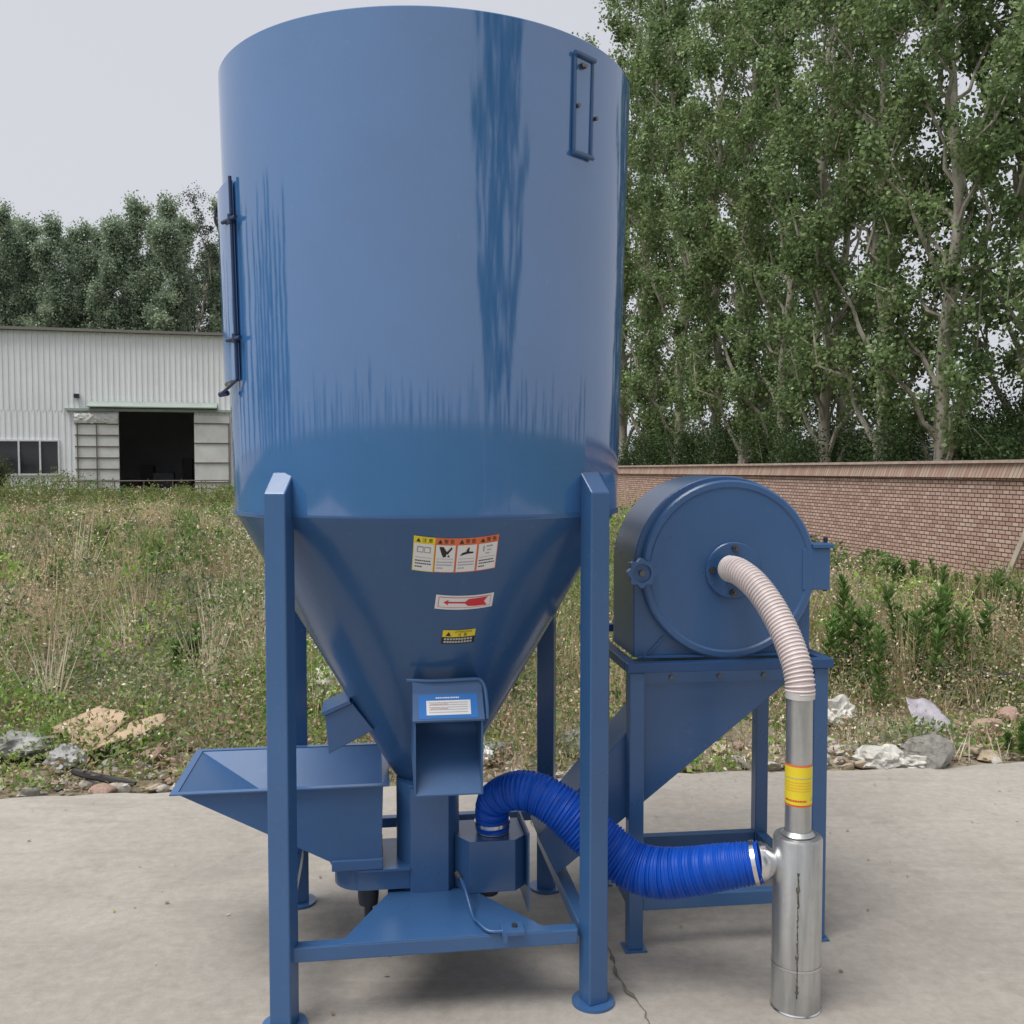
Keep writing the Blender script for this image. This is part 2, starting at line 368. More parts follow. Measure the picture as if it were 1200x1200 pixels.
for (a, c_, z1, nr, cross) in ((2.62, 4.15, 3.45, 7, True), (6.85, 8.15, 3.5, 4, False)):
    d = MB(); d.box(a, c_, -.12, -.07, .15, z1); dp = d.build('sliding_door', DOORM, hall, label='left door panel with a crumpled sheet along its top' if cross else 'right door panel with four bars')
    r_ = MB()
    for k in range(nr+1):
        z = .2 + (z1-.5)*k/nr; r_.box(a, c_, -.16, -.122, z-.02, z+.02)
    for xx in ([a+.1, (a+c_)/2] if cross else [c_-.03]): r_.box(xx-.02, xx+.02, -.195, -.162, .2, z1-.3)
    r_.build('door_rail', RUST, dp)
    if cross:
        q = MB(); n_ = 24
        for k in range(2):
            pass
        vs = []; random.seed(11)
        for i in range(n_+1):
            for j in range(7): vs.append((a+(c_-a)*i/n_, -.2 - random.uniform(0, .07)*math.sin(j/6*3.14), z1-.28+.36*j/6+random.uniform(-.02,.02)))
        q.add(vs, [(i*7+j, (i+1)*7+j, (i+1)*7+j+1, i*7+j+1) for i in range(n_) for j in range(6)]); q.build('sheet_wrap', PLASTIC_W, dp, smooth=30)
b = MB(); b.box(2.3, 8.2, -.2, -.03, 3.63, 3.72); b.box(3.1, 7.7, -.42, -.03, 3.76, 3.80); b.prism([(3.1,-.42,3.76),(3.1,-.03,3.76),(3.1,-.03,4.0)], (4.6,0,0)); b.build('door_canopy', TRIM, hall)
b = MB(); b.box(2.62, 2.8, -.2, -.04, 4.1, 4.25); b.tube([(2.71,-.04,4.2),(2.71,-.12,4.22)], .03, 8); b.build('floodlight', DARKFRAME, hall)
wf = MB()
wf.box(WX0, WX1, -.08, .0, WZ0-.07, WZ0); wf.box(WX0, WX1, -.08, .0, WZ1-.06, WZ1)
for xx in (WX0, .66, 1.38, WX1-.06): wf.box(xx, xx+.06, -.08, .0, WZ0, WZ1-.06)
wfo = wf.build('window', plain('upvc_frame', (.66, .67, .68), .4), hall)
pn = MB(); pn.box(WX0, WX1, .02, .04, WZ0, WZ1); pn.build('pane', GLASS, wfo)
# low pipe fence in front of the doorway
pf = empty('pipe_fence', (-18.8, 35.0, 0), math.atan2(FD.y, FD.x), 'low rusty pipe railing in front of the warehouse doorway', 'fence')
b = MB()
for z in (.72, 1.02): b.tube([(2.3, 0, z), (8.4, 0, z+.02)], .022, 8)
b.build('rail', RUST, pf)
for k in range(7):
    b = MB(); b.tube([(2.3+k*1.016, 0, 0), (2.3+k*1.016, 0, 1.03)], .022, 8); b.build('post', RUST, pf)

# ------------------------------------------------------------------ leaves, trees
rng = np.random.default_rng(5)
def unit(a): return a/np.maximum(np.linalg.norm(a, axis=1, keepdims=True), 1e-9)
def leaf_mesh(name, P, A, S, Ln, Wd, colr, mat=LEAF):
    """rhombic leaves: base P, axis A, side S, length, width, colour per leaf"""
    n = len(P); Ln = Ln[:, None]; Wd = Wd[:, None]
    V = np.empty((n, 4, 3), np.float32)
    V[:, 0] = P; V[:, 1] = P + A*Ln*.45 + S*Wd*.5; V[:, 2] = P + A*Ln; V[:, 3] = P + A*Ln*.45 - S*Wd*.5
    me = bpy.data.meshes.new(name); me.vertices.add(4*n); me.vertices.foreach_set('co', V.ravel())
    me.loops.add(4*n); me.loops.foreach_set('vertex_index', np.arange(4*n, dtype=np.int32))
    me.polygons.add(n); me.polygons.foreach_set('loop_start', np.arange(0, 4*n, 4, dtype=np.int32))
    me.polygons.foreach_set('loop_total', np.full(n, 4, np.int32))
    me.update(calc_edges=True)
    at = me.attributes.new('leaf_colour', 'FLOAT_COLOR', 'FACE')
    cc = np.ones((n, 4), np.float32); cc[:, :3] = colr; at.data.foreach_set('color', cc.ravel())
    me.materials.append(mat); return me
def rand_leaves(n, centre_dir=None, droop=.3):
    A = unit(rng.normal(size=(n, 3)) + np.array([0, 0, -droop])); S = unit(np.cross(A, rng.normal(size=(n, 3)))); return A, S

def poplar(seed, H, width, nleaf, leaf=.098, first=.07, tones=((.165,.24,.095),(.275,.36,.17),(.095,.155,.06)), r0=.16, clump=(.08,.20), inner=.42, kd=2.2, nbk=2.3, taper=.55):
    rd = random.Random(seed); global rng; rng = np.random.default_rng(seed)
    tr = MB(); n = 12
    path = [Vector((rd.gauss(0, .03)*i + .35*math.sin(i*.5+seed)*i/n, rd.gauss(0, .03)*i, H*.97*i/n)) for i in range(n+1)]
    sp = spline(path, 40); tr.tube([sp[0]-Vector((0,0,.3))] + sp, [r0*1.25] + [r0*(1-.93*(i/39)) for i in range(40)], 10)
    segs = []
    nb = int(H*nbk)
    for k in range(nb):
        t = first + (1-first)*(k+rd.random())/nb*.97; base = sp[min(39, int(t*39))]
        ang = k*2.399 + rd.uniform(-.5, .5); rise = rd.uniform(1.0, 2.3)
        Lb = width*(1.05-t)**taper*rd.uniform(.5, 1.15)*(1 if t > .22 else .35 + 2.9*t) + .35
        d = Vector((math.cos(ang), math.sin(ang), rise)).normalized(); q = []
        for j in range(7):
            u = j/6; q.append(base + d*Lb*u*1.3 + Vector((0,0,.35*Lb*u*u)) + Vector((rd.gauss(0,.05),rd.gauss(0,.05),rd.gauss(0,.05)))*j)
        rb = r0*(1-.9*t)*.5
        tr.tube(q, [rb*(1-.85*j/6)+.004 for j in range(7)], 5, False); segs.append((q, Lb))
        for m_ in range(4):
            i0 = rd.randint(2, 5); d2 = (d + Vector((rd.gauss(0,.45), rd.gauss(0,.45), rd.gauss(.15,.3)))).normalized(); l2 = Lb*rd.uniform(.25,.5)
            q2 = [q[i0] + d2*l2*u for u in (0, .33, .66, 1)]; tr.tube(q2, [rb*.35, rb*.25, .008, .004], 4, False); segs.append((q2, l2*1.3))
    root = empty('poplar_tree'); tr.build('trunk', BARK, root, smooth=60, fix=False)
    # leaf clumps along the outer part of every limb
    wts = np.array([s[1] for s in segs]); wts = wts/wts.sum(); C = []
    tone_c = []
    for (q, Lb), wt in zip(segs, wts):
        m = int(nleaf*wt); k = max(1, int(Lb*kd)); 
        cl = []
        for _ in range(k):
            u = rd.uniform(inner, 1.02)*(len(q)-1); i = min(len(q)-2, int(u)); cl.append(q[i].lerp(q[i+1], u-i))
        tn = rd.random()
        per = max(1, m//k)
        for cc in cl:
            s_ = rd.uniform(*clump); C.append(np.array(cc)[None] + rng.normal(size=(per, 3))*np.array([s_, s_, s_*1.15])); tone_c.append(np.full(per, .6*tn+.4*rd.random()))
    P = np.concatenate(C); T = np.concatenate(tone_c)[:, None]; n = len(P)
    A, S = rand_leaves(n, droop=.5)
    a, b_, c_ = [np.array(x) for x in tones]
    colr = np.where(T > .5, a + (b_-a)*(T-.5)*2, c_ + (a-c_)*T*2)*rng.uniform(.75, 1.3, (n, 1))
    pale = rng.random((n, 1)) < .08; colr = np.where(pale, colr*1.8 + .03, colr)
    me = leaf_mesh('crown', P, A, S, leaf*rng.uniform(.7, 1.35, n), leaf*.8*rng.uniform(.7, 1.3, n), colr)
    o = bpy.data.objects.new('crown', me); COL.objects.link(o); o.parent = root
    return root
NL = 28500
protoA = poplar(21, 18.0, 2.3, NL); protoB = poplar(34, 17.0, 2.1, NL); protoC = poplar(58, 18.5, 2.5, NL, tones=((.18,.245,.095),(.29,.37,.175),(.10,.16,.065)))
protoD = poplar(77, 18.3, 1.75, 46000, leaf=.15, first=.06, tones=((.25,.32,.22),(.36,.43,.30),(.17,.23,.165)), clump=(.13,.27), inner=.1, kd=4, nbk=3.6, taper=.95)  # far poplars: distance haze is put into the paler leaf tones
protoE = poplar(91, 19.0, 1.0, 5200, leaf=.11, first=.3, tones=((.05,.075,.05),(.08,.11,.07),(.035,.055,.04)), r0=.13)
used = set()
def plant(proto, x, y, rz, sc, label, group, hs=1.0):
    if proto.name not in used: used.add(proto.name); o = proto
    else: o = copy_tree(proto)
    o.location = (x, y, 0); o.rotation_euler = (0, 0, rz); o.scale = (sc, sc, sc*hs)
    tag(o, label, 'tree', group); return o
def along(px):   # x offset line three metres behind the wall
    return None
RG = 'poplars behind the brick wall'
row1 = [ # x, y, label
 (8.55, 14.6, 'poplar at the right picture edge whose trunk stands outside the view'),
 (7.85, 17.95, 'poplar with the thickest pale grey trunk forking high above the brick wall'),
 (7.46, 19.8, 'poplar with a straight pale trunk just left of the thickest trunk'),
 (6.95, 21.8, 'poplar with a thin leaning trunk between the two pale trunks and the mill'),
 (6.58, 24.0, 'dark trunked poplar rising above the right end of the round mill housing'),
 (6.15, 26.0, 'poplar with trunk hidden by leaves directly above the round mill housing'),
 (5.8, 27.8, 'pale trunked poplar above the left side of the round mill housing'),
 (5.2, 30.6, 'slim poplar between the blue barrel and the round mill housing'),
 (4.65, 33.2, 'poplar beside the right edge of the blue barrel, small in the distance'),
 (4.1, 36.0, 'second farthest poplar of the row, half hidden by the right edge of the barrel'),
 (3.0, 38.5, 'farthest poplar, only its top showing past the right part of the barrel rim'),
 (9.9, 18.9, 'leafy poplar filling the right picture edge behind the thickest trunk')]
protos = [protoA, protoB, protoC]
random.seed(4)
for i, (x, y, lb) in enumerate(row1):
    plant(protos[i % 3], x, y, i*2.1+.4, random.uniform(.9, 1.0) if i < 7 else 1.08, lb, RG)
BACK = 'poplar in the dense back row, seen only between the front trunks'
for i, (x, y) in enumerate([(12.4, 21.5), (9.6, 28.5), (8.9, 34.0)]):
    plant(protos[(i+1) % 3], x, y, i*1.3+2, random.uniform(.9, 1.05), BACK, RG)
# far row behind the warehouse
FG = 'poplars behind the warehouse'
far = [(6, 0, 0), (40, 1.6, 0), (70, 0.2, 0), (102, 1.4, 0), (134, .4, 0), (166, 1.3, 0), (203, .6, 0), (266, .2, 0)]
flab = ['cut off by the left picture edge', 'second from the left edge', 'with a ragged top left of the broad dark ones', 'with a dark rounded top above the white wall', 'tallest of the dense group above the window bay', 'between the tallest one and the narrow spire', 'spire shaped and dense just left of the bare one', 'half hidden by the edge of the blue barrel']
for i, ((px, dy, _), lb) in enumerate(zip(far, flab)):
    y = 60 + dy; x = (px-600)/1150*y
    plant(protoD, x, y, i*1.7, random.uniform(.92, 1.03), 'dark poplar behind the warehouse, ' + lb, FG)
for i, (px, dy) in enumerate([(22, 6), (55, 7), (86, 6.4), (119, 7.2), (151, 6.2), (185, 7), (222, 6.5), (252, 7.4)]):
    plant(protoD, (px-600)/1150*(60+dy), 60+dy, i*2.3+1, random.uniform(.92, 1.05), 'dark poplar in the second row behind the warehouse, filling the gaps of the first', FG)
plant(protoE, (240-600)/1150*59, 59, .8, .98, 'sparse nearly leafless tall poplar behind the warehouse roof beside the barrel', FG)
for i in range(9):   # the same row runs on to the left (mirrored in the barrel)
    plant(protoD, -33 - i*2.6, 59 - i*5.2, i*1.1, random.uniform(.7, .85), 'dark poplar of the row running on left of the warehouse', FG)
# trees behind the photographer, mirrored in the glossy barrel
for i, (x, y) in enumerate([(8.0, -8.5), (10.2, -8.6), (12.0, -7.2)]):
    plant(protos[i], x, y, i*1.9, .95, 'tall poplar standing behind the photographer', 'trees behind the photographer')
for i in range(8):
    plant(protoD, -47 + i*.9, 13 - i*2.6, i*1.7, random.uniform(.5, .78), 'dark poplar of the row running on left of the warehouse', FG)
for i in range(110):
    a = R(-100 + i*1.9) + random.uniform(-.03, .03); d_ = random.uniform(130, 195)
    plant(protoD, d_*math.sin(a), -d_*math.cos(a), i*1.3, random.choice([.5, .6, .7, .8]), 'poplar of the distant row behind the photographer', 'trees behind the photographer', random.choice([.4, .5, .6, .75]))

# shrubs growing along the back of the wall
def shrub(seed, H, wd, n, name='shrub', leaf=.07, tones=((.045,.085,.028),(.085,.14,.048))):
    rd = random.Random(seed); global rng; rng = np.random.default_rng(seed)
    root = empty(name); st = MB(); C = []
    for k in range(9):
        a = rd.uniform(0, 6.28); q = [Vector((math.cos(a)*wd*.5*u**1.2*rd.uniform(.7,1.1), math.sin(a)*wd*.5*u**1.2, H*u*rd.uniform(.85,1))) for u in (0, .3, .6, .9)]
        st.tube(q, [.03, .02, .012, .006], 5, False)
        for j in range(14):
            u = rd.uniform(.4, 3); i = min(2, int(u)); c_ = q[i].lerp(q[i+1], u-i); C.append(np.array(c_)[None] + rng.normal(size=(n//126, 3))*rd.uniform(.12, .26)*H/2.6)
    st.build('stem', BARK, root, fix=False); P = np.concatenate(C); P = P[P[:, 2] > .02]; m = len(P); A, S = rand_leaves(m)
    t = rng.random((m, 1)); colr = np.array(tones[0])*(1-t) + np.array(tones[1])*t
    o = bpy.data.objects.new('foliage', leaf_mesh('foliage', P, A, S, leaf*rng.uniform(.7, 1.3, m), leaf*.6*rng.uniform(.7, 1.3, m), colr)); COL.objects.link(o); o.parent = root
    return root
sb = [shrub(3, 2.9, 2.6, 14000), shrub(8, 3.3, 2.4, 14000)]
used2 = set()
for i, (x, y) in enumerate([(8.9, 16.8), (8.0, 19.2), (7.3, 22.4), (6.8, 24.2), (6.3, 27), (5.6, 29.5), (5.0, 32), (4.4, 35), (9.6, 19.6), (8.6, 23.5), (7.8, 27.5), (9.7, 14.9), (6.6, 33), (5.6, 38), (11, 22)]):
    pr = sb[i % 2]
    o = pr if i < 2 else copy_tree(pr)
    o.location = (x, y, 0); o.rotation_euler = (0, 0, i*2.2); o.scale = (1, 1, random.uniform(.8, 1.15))
    tag(o, 'dark green shrub growing behind the brick wall under the poplars', 'shrub', 'shrubs behind the brick wall')
# pale shed glimpsed beyond the trees
sh = empty('shed', (13.6, 34, 0), .2, 'pale blue white shed glimpsed between the trunks above the wall', 'shed')
b = MB(); b.box(-2.2, 2.6, 0, 3, 0, 2.35); b.build('wall', plain('shed_paint', (.52, .60, .68), .6), sh)
b = MB(); b.prism([(-2.4, -.3, 2.36), (-2.4, 3.3, 2.36), (-2.4, 1.5, 2.9)], (5.2, 0, 0)); b.build('roof', ROOFM, sh)

# ------------------------------------------------------------------ weeds (stuff)
rng = np.random.default_rng(12)
def wall_x(y): return 5.968 - .1917*(y-12.42)
def fnoise(x, y, s, seed):
    r = np.random.default_rng(seed); v = 0
    for k in range(7):
        a = r.uniform(0, 6.28); f = s*r.uniform(.6, 1.9); v = v + np.sin((x*np.cos(a)+y*np.sin(a))*f + r.uniform(0, 6.28))
    return v/3.2
def scatter(dens_fn, y0, y1, dens):
    A_ = (y1-y0); xm = .60*y1+1.2; n = int(dens*A_*2*xm)
    x = rng.uniform(-xm, xm, n); y = rng.uniform(y0, y1, n)
    k = (np.abs(x) < .60*y+1.2) & (y > 4.83+.1146*x+.05) & (x < wall_x(y)-.12)
    f = 36 + (x+18.8)*.2468; k &= (y < f-1.2) | (x > -8)
    x, y = x[k], y[k]; return x, y
def in_concat(lst): return [np.concatenate([q[i] for q in lst]) for i in range(len(lst[0]))]
def stalks(x, y, h, nb, lean, wid, colr):
    n = len(x); X = np.repeat(x, nb); Y = np.repeat(y, nb); Hh = np.repeat(h, nb)*rng.uniform(.45, 1.1, n*nb); m = n*nb
    P = np.stack([X + rng.normal(size=m)*.035, Y + rng.normal(size=m)*.035, np.full(m, -.03)], 1)
    A = unit(np.stack([rng.normal(size=m)*lean, rng.normal(size=m)*lean, np.ones(m)], 1)); S = unit(np.stack([rng.normal(size=m), rng.normal(size=m)*.4, np.zeros(m)], 1))
    W = np.repeat(wid, nb)*rng.uniform(.6, 1.3, m); C_ = np.repeat(colr, nb, 0)*rng.uniform(.7, 1.3, (m, 1)); return P, A, S, Hh, W, C_
def herbs(x, y, h, nl, spread, ll, lw, colr, top=0.0, zlo=.1):
    n = len(x); m = n*nl; X = np.repeat(x, nl); Y = np.repeat(y, nl); Hh = np.repeat(h, nl)
    u = rng.uniform(zlo, 1, m); u = u*(1-top) + np.sqrt(u)*top; sp = np.repeat(spread, nl)*(.35+.65*np.sin(np.clip(u, 0, 1)*2.6))
    a = rng.uniform(0, 6.28, m); rr = sp*np.sqrt(rng.random(m))
    P = np.stack([X + rr*np.cos(a), Y + rr*np.sin(a), u*Hh - .03], 1)
    A = unit(np.stack([np.cos(a)+rng.normal(size=m)*.5, np.sin(a)+rng.normal(size=m)*.5, rng.normal(size=m)*.9+.35], 1)); S = unit(np.cross(A, rng.normal(size=(m, 3))+np.array([0,0,.4])))
    L = np.repeat(ll, nl)*rng.uniform(.6, 1.4, m); W = np.repeat(lw, nl)*rng.uniform(.6, 1.4, m); C_ = np.repeat(colr, nl, 0)*rng.uniform(.65, 1.35, (m, 1)); return P, A, S, L, W, C_
STRAW = np.array([.60, .49, .31]); TAN = np.array([.50, .36, .25]); PALE = np.array([.78, .70, .55]); OLIVE = np.array([.24, .285, .10]); GREEN = np.array([.14, .25, .06]); GREYG = np.array([.235, .265, .16]); BRIGHT = np.array([.25, .41, .075])
def pick(x, y, opts, seed, s=.8):
    v = fnoise(x, y, s, seed) + rng.normal(size=len(x))*.45; q = np.linspace(-.9, .9, len(opts)-1); idx = np.searchsorted(q, v); return np.array(opts)[idx]
dry, grn, hd = [], [], []
for (y0, y1, dens, fs) in ((4.2, 7, 95, 1.0), (7, 11, 58, 1.2), (11, 18, 26, 1.6), (18, 39, 11, 2.3)):
    x, y = scatter(None, y0, y1, dens)
    ed = y - (4.83+.1146*x); thin = np.where(((x < -1.3) & (x > -2.25)) | (x > 1.1), 1.0, .4)*np.clip(1-ed/1.1, 0, 1)
    k = rng.random(len(x)) > thin*.62; x, y, ed = x[k], y[k], ed[k]
    mound = .5 + .5*fnoise(x, y, .9, 4)
    # low near the rubble, waist high further back
    e = np.clip(ed/2.4, 0, 1); left = np.clip((.5-x)/3, 0, 1); base = (.12 + .42*e**.85)*(.8+.35*left)
    base = base*np.where(y > 20, .72, 1)*np.where((x > wall_x(y)-2.6) & (y > 7.5), .5, 1); cl = np.clip(.5 + .75*fnoise(x, y, 2.4, 55), 0, 1); h = base*rng.uniform(.55, 1.3, len(x))*(.6+.5*np.clip(mound, 0, 1))*(.55+.95*cl)
    band = .55*np.exp(-((y-19)/6)**2) + .35*np.exp(-((y-8.5)/1.6)**2) - .25
    isdry = fnoise(x, y, .8, 9) + rng.normal(size=len(x))*.3 + band - .75*np.clip(1-(ed-.3)/1.3, 0, 1) > -.3
    k = isdry; o = np.ones(k.sum())
    dry.append(stalks(x[k], y[k], h[k]*1.15, 8, .32, .006*fs*o, pick(x[k], y[k], [STRAW, TAN, PALE, OLIVE, STRAW], 3)))
    hd.append(herbs(x[k], y[k], h[k]*1.12, 22, .13*o*fs**.4, .022*fs*o, .011*fs*o, pick(x[k], y[k], [PALE, STRAW, TAN, GREYG, PALE], 6), .6, .3))
    base = np.maximum(base, 0); k = (ed < 1.9) & ~isdry & (rng.random(len(x)) < .7); o = np.ones(k.sum())
    hd.append(herbs(x[k], y[k], h[k]*1.1, 14, .13*o, .022*o, .013*o, pick(x[k], y[k], [PALE, GREYG*1.5, STRAW, PALE], 16), .75, .35))
    dry.append(stalks(x[k], y[k], h[k]*1.1, 4, .3, .005*o, pick(x[k], y[k], [OLIVE, GREYG, STRAW, TAN], 17)))
    k = ~isdry | (rng.random(len(x)) < .36); o = np.ones(k.sum())
    grn.append(herbs(x[k], y[k], h[k]*.92, 46, .15*o*fs**.4, .036*fs*o, .016*fs*o, pick(x[k], y[k], [GREYG*.9, OLIVE, GREEN*.8, GREYG, TAN*.8, OLIVE, GREEN, BRIGHT*.85], 7, 1.7)))
    k = (fnoise(x, y, .7, 31) > .5); o = np.ones(k.sum())
    grn.append(herbs(x[k], y[k], h[k]*1.35, 46, .11*o*fs**.4, .045*fs*o, .010*fs*o, pick(x[k], y[k], [GREEN, OLIVE, BRIGHT*.85], 8), .2))
n = 170; x = rng.uniform(-9, 4, n); y = rng.uniform(6.2, 22, n)**1.0; k = (x < wall_x(y)-.3) & (np.abs(x) < .6*y); x, y = x[k], y[k]; o = np.ones(len(x)); sc_ = np.clip(y/9, .7, 2)
grn.append(herbs(x, y, rng.uniform(.4, .85, len(x)), 130, .16*o, .065*sc_, .014*sc_, pick(x, y, [GREEN*.85, GREEN, BRIGHT*.7], 18)))
n = 420; x = rng.uniform(-9, 5, n); y = rng.uniform(5.7, 20, n); k = (x < wall_x(y)-.3) & (np.abs(x) < .6*y) & (y > 4.83+.1146*x+.5); x, y = x[k], y[k]; o = np.ones(len(x)); sc_ = np.clip(y/9, .75, 1.8)
hh = rng.uniform(.28, .72, len(x))*np.where(x > wall_x(y)-2.2, .7, 1)*np.clip((y-4.4)/2.4, .5, 1)
grn.append(herbs(x, y, hh, 120, rng.uniform(.12, .28, len(x)), .062*sc_, .028*sc_, pick(x, y, [GREEN*.6, OLIVE*.7, GREEN*.8, GREYG*.75, BRIGHT], 23)))
n = 520; x = rng.uniform(-10, 5, n); y = rng.uniform(6, 26, n); k = (x < wall_x(y)-.4) & (np.abs(x) < .6*y); x, y = x[k], y[k]; o = np.ones(len(x)); sc_ = np.clip(y/9, .75, 2)
dry.append(stalks(x, y, rng.uniform(.5, .85, len(x))*np.where(x > wall_x(y)-2.2, .6, 1), 46, .26, .009*sc_, pick(x, y, [PALE, STRAW, TAN*.8, STRAW], 29)))
# dry litter and chips on the ground near the pad
n = 5200; x = rng.uniform(-3.4, 3.6, n); ed = np.abs(rng.normal(size=n))*.55 + .02; y = 4.83 + .1146*x + ed
P = np.stack([x, y, rng.uniform(-.02, .03, n)], 1); A = unit(np.stack([rng.normal(size=n), rng.normal(size=n), rng.normal(size=n)*.25], 1)); S = unit(np.cross(A, np.stack([rng.normal(size=n)*.35, rng.normal(size=n)*.35, np.ones(n)], 1)))
pal = np.array([[.46,.38,.27],[.56,.50,.40],[.40,.27,.20],[.62,.60,.56],[.30,.24,.16],[.55,.44,.18],[.35,.33,.29]])
chips = (P, A, S, rng.uniform(.012, .05, n), rng.uniform(.010, .035, n), pal[rng.integers(0, 7, n)]*rng.uniform(.6, 1.2, (n, 1)))
# tall green band in front of the warehouse
n = 900; x = rng.uniform(-26, -8, n); f = 36 + (x+18.8)*.2468; y = f - rng.uniform(1.4, 6.5, n); hh = rng.uniform(.75, 1.2, n)*(1+.3*np.clip(fnoise(x, y, 1.4, 77), 0, 1))*np.where(x < -14.6, 1.0, .75); o = np.ones(n)
grn.append(herbs(x, y, hh, 46, .26*o, .12*o, .040*o, pick(x, y, [GREEN*.7, OLIVE*.8, GREEN*.8], 10)))
n = 260; x = rng.uniform(-1, 5.6, n); y = rng.uniform(9, 26, n); k = x < wall_x(y)-.1; x, y = x[k], y[k]; k = x > wall_x(y)-1.6; x, y = x[k], y[k]; o = np.ones(len(x))
grn.append(herbs(x, y, rng.uniform(.2, .5, len(x)), 40, .2*o, .07*o, .03*o, pick(x, y, [GREYG, GREEN, OLIVE], 14)))
n = 900; x = rng.uniform(-3.5, 4, n); y = rng.uniform(1.9, 5.2, n); k = (y < edge_y(x)-.01) & (rng.random(n) < .25 + .75*np.exp(-(edge_y(x)-y)/.25)); x, y = x[k], y[k]; n = len(x)
A = unit(np.stack([rng.normal(size=n), rng.normal(size=n), np.abs(rng.normal(size=n))*.3], 1)); S = unit(np.cross(A, np.stack([rng.normal(size=n)*.3, rng.normal(size=n)*.3, np.ones(n)], 1)))
grit = (np.stack([x, y, np.full(n, .005)], 1), A, S, rng.uniform(.006, .022, n), rng.uniform(.005, .014, n), pal[rng.integers(0, 7, n)]*rng.uniform(.5, 1.1, (n, 1)))
def stuff(name, parts):
    me = leaf_mesh(name, *in_concat(parts)); ob = bpy.data.objects.new(name, me); COL.objects.link(ob); tag(ob, kind='stuff'); return ob
tag(stuff('pad_grit', [grit]), 'dry bits and grit scattered on the concrete', 'grit'); tag(stuff('ground_litter', [chips]), 'dry leaves and chips scattered on the soil by the pad', 'litter'); tag(stuff('dry_grass', dry), 'dry straw coloured grass stalks covering the field', 'grass'); tag(stuff('seed_heads', hd), 'pale dry seed heads over the field weeds', 'weeds'); tag(stuff('green_weeds', grn), 'low green weeds covering the field', 'weeds')

# tall single weeds
def horseweed(seed, H, nst, spread, name='tall_weed', tone=((.07,.15,.03),(.15,.25,.065)), ll=.09):
    rd = random.Random(seed); global rng; rng = np.random.default_rng(seed); root = empty(name); st = MB(); Pl = []; Al = []
    for k in range(nst):
        bx, by = rd.gauss(0, spread), rd.gauss(0, spread); hh = H*rd.uniform(.6, 1); lx, ly = rd.gauss(0, .06), rd.gauss(0, .06)
        q = [Vector((bx+lx*u*hh, by+ly*u*hh, hh*u - .03)) for u in (0, .35, .7, 1)]; st.tube(q, [.007, .006, .004, .002], 5, False)
        nl = int(230*hh/H)
        for j in range(nl):
            u = rd.uniform(.15, 1); i = min(2, int(u*2.99)); p_ = q[i].lerp(q[i+1], min(1, u*2.99-i)); a = j*2.4
            Pl.append(tuple(p_)); Al.append((math.cos(a), math.sin(a), rd.uniform(.2, 1.1)+u*.5))
    st.build('stem', plain('weed_stem', (.12, .16, .05), .7), root, fix=False)
    P = np.array(Pl); m = len(P); A = unit(np.array(Al)); S = unit(np.cross(A, np.array([0,0,1.]) + rng.normal(size=(m,3))*.3)); t = rng.random((m,1))
    colr = np.array(tone[0])*(1-t)+np.array(tone[1])*t
    o = bpy.data.objects.new('foliage', leaf_mesh('foliage', P, A, S, ll*rng.uniform(.6,1.3,m), ll*.2*rng.uniform(.7,1.3,m), colr)); COL.objects.link(o); o.parent = root; return root
hw = [horseweed(1, .75, 7, .10), horseweed(2, .95, 10, .15), horseweed(5, .62, 5, .07)]
TW = 'tall green weeds standing out of the field'
spots = [(2.44, 6.55, 1, .82, 'bright green feathery weed clump behind the white hose and rubble'),
 (2.86, 6.8, 1, .92, 'tallest bright weed clump in the middle of the right hand field'),
 (3.2, 7.1, 0, .85, 'weed clump just right of the tallest bright one'),
 (4.15, 8.9, 2, 1.15, 'small weed tuft before the wall near the right picture edge'),
 (4.2, 8.7, 1, .95, 'wide dark green weed clump near the foot of the leaning plank'),
 (4.35, 11.0, 0, 1.0, 'upright weed standing alone close to the brick wall right of the mill'),
 (5.05, 11.5, 1, .62, 'greyish weed bush at the foot of the wall left of the plank'),
 (3.9, 7.9, 2, .8, 'low weed beside the dark log on the right'),
 (2.72, 5.25, 2, .33, 'tiny bright green tuft at the pad edge near the right picture edge'),
 (-4.9, 10.4, 0, .8, 'green weed in the left field in front of the tan grass'),
 (-4.4, 12.8, 1, .7, 'broad green weed clump left of the dry grass in the left field'),
 (-2.9, 9.0, 2, .8, 'bright green weed near the barrel in the left field'),
 (-2.35, 7.2, 2, .7, 'yellow green weed above the cardboard'),
 (.2, 8.6, 0, .7, 'weed seen under the cone between the rear legs'),
 (.5, 12.2, 1, .8, 'weed seen between the blue barrel and the mill'),
 (-.1, 6.3, 0, .55, 'dark green weed behind the blue hose')]
seen = set()
for (x, y, v, s, lb) in spots:
    o = hw[v] if v not in seen else copy_tree(hw[v]); seen.add(v)
    s *= .84 if x > 2.7 and y > 7 else 1
    o.location = (x, y, 0); o.scale = (s*1.15, s*1.15, s); o.rotation_euler = (0, 0, x*5); tag(o, lb, 'weed', TW)
bs = shrub(41, 2.0, 1.3, 5000, 'bush', .09, ((.05,.075,.03),(.10,.125,.06)))
bs.location = (-18.1, 34.2, 0); tag(bs, 'grey green bush standing in front of the warehouse window', 'bush')

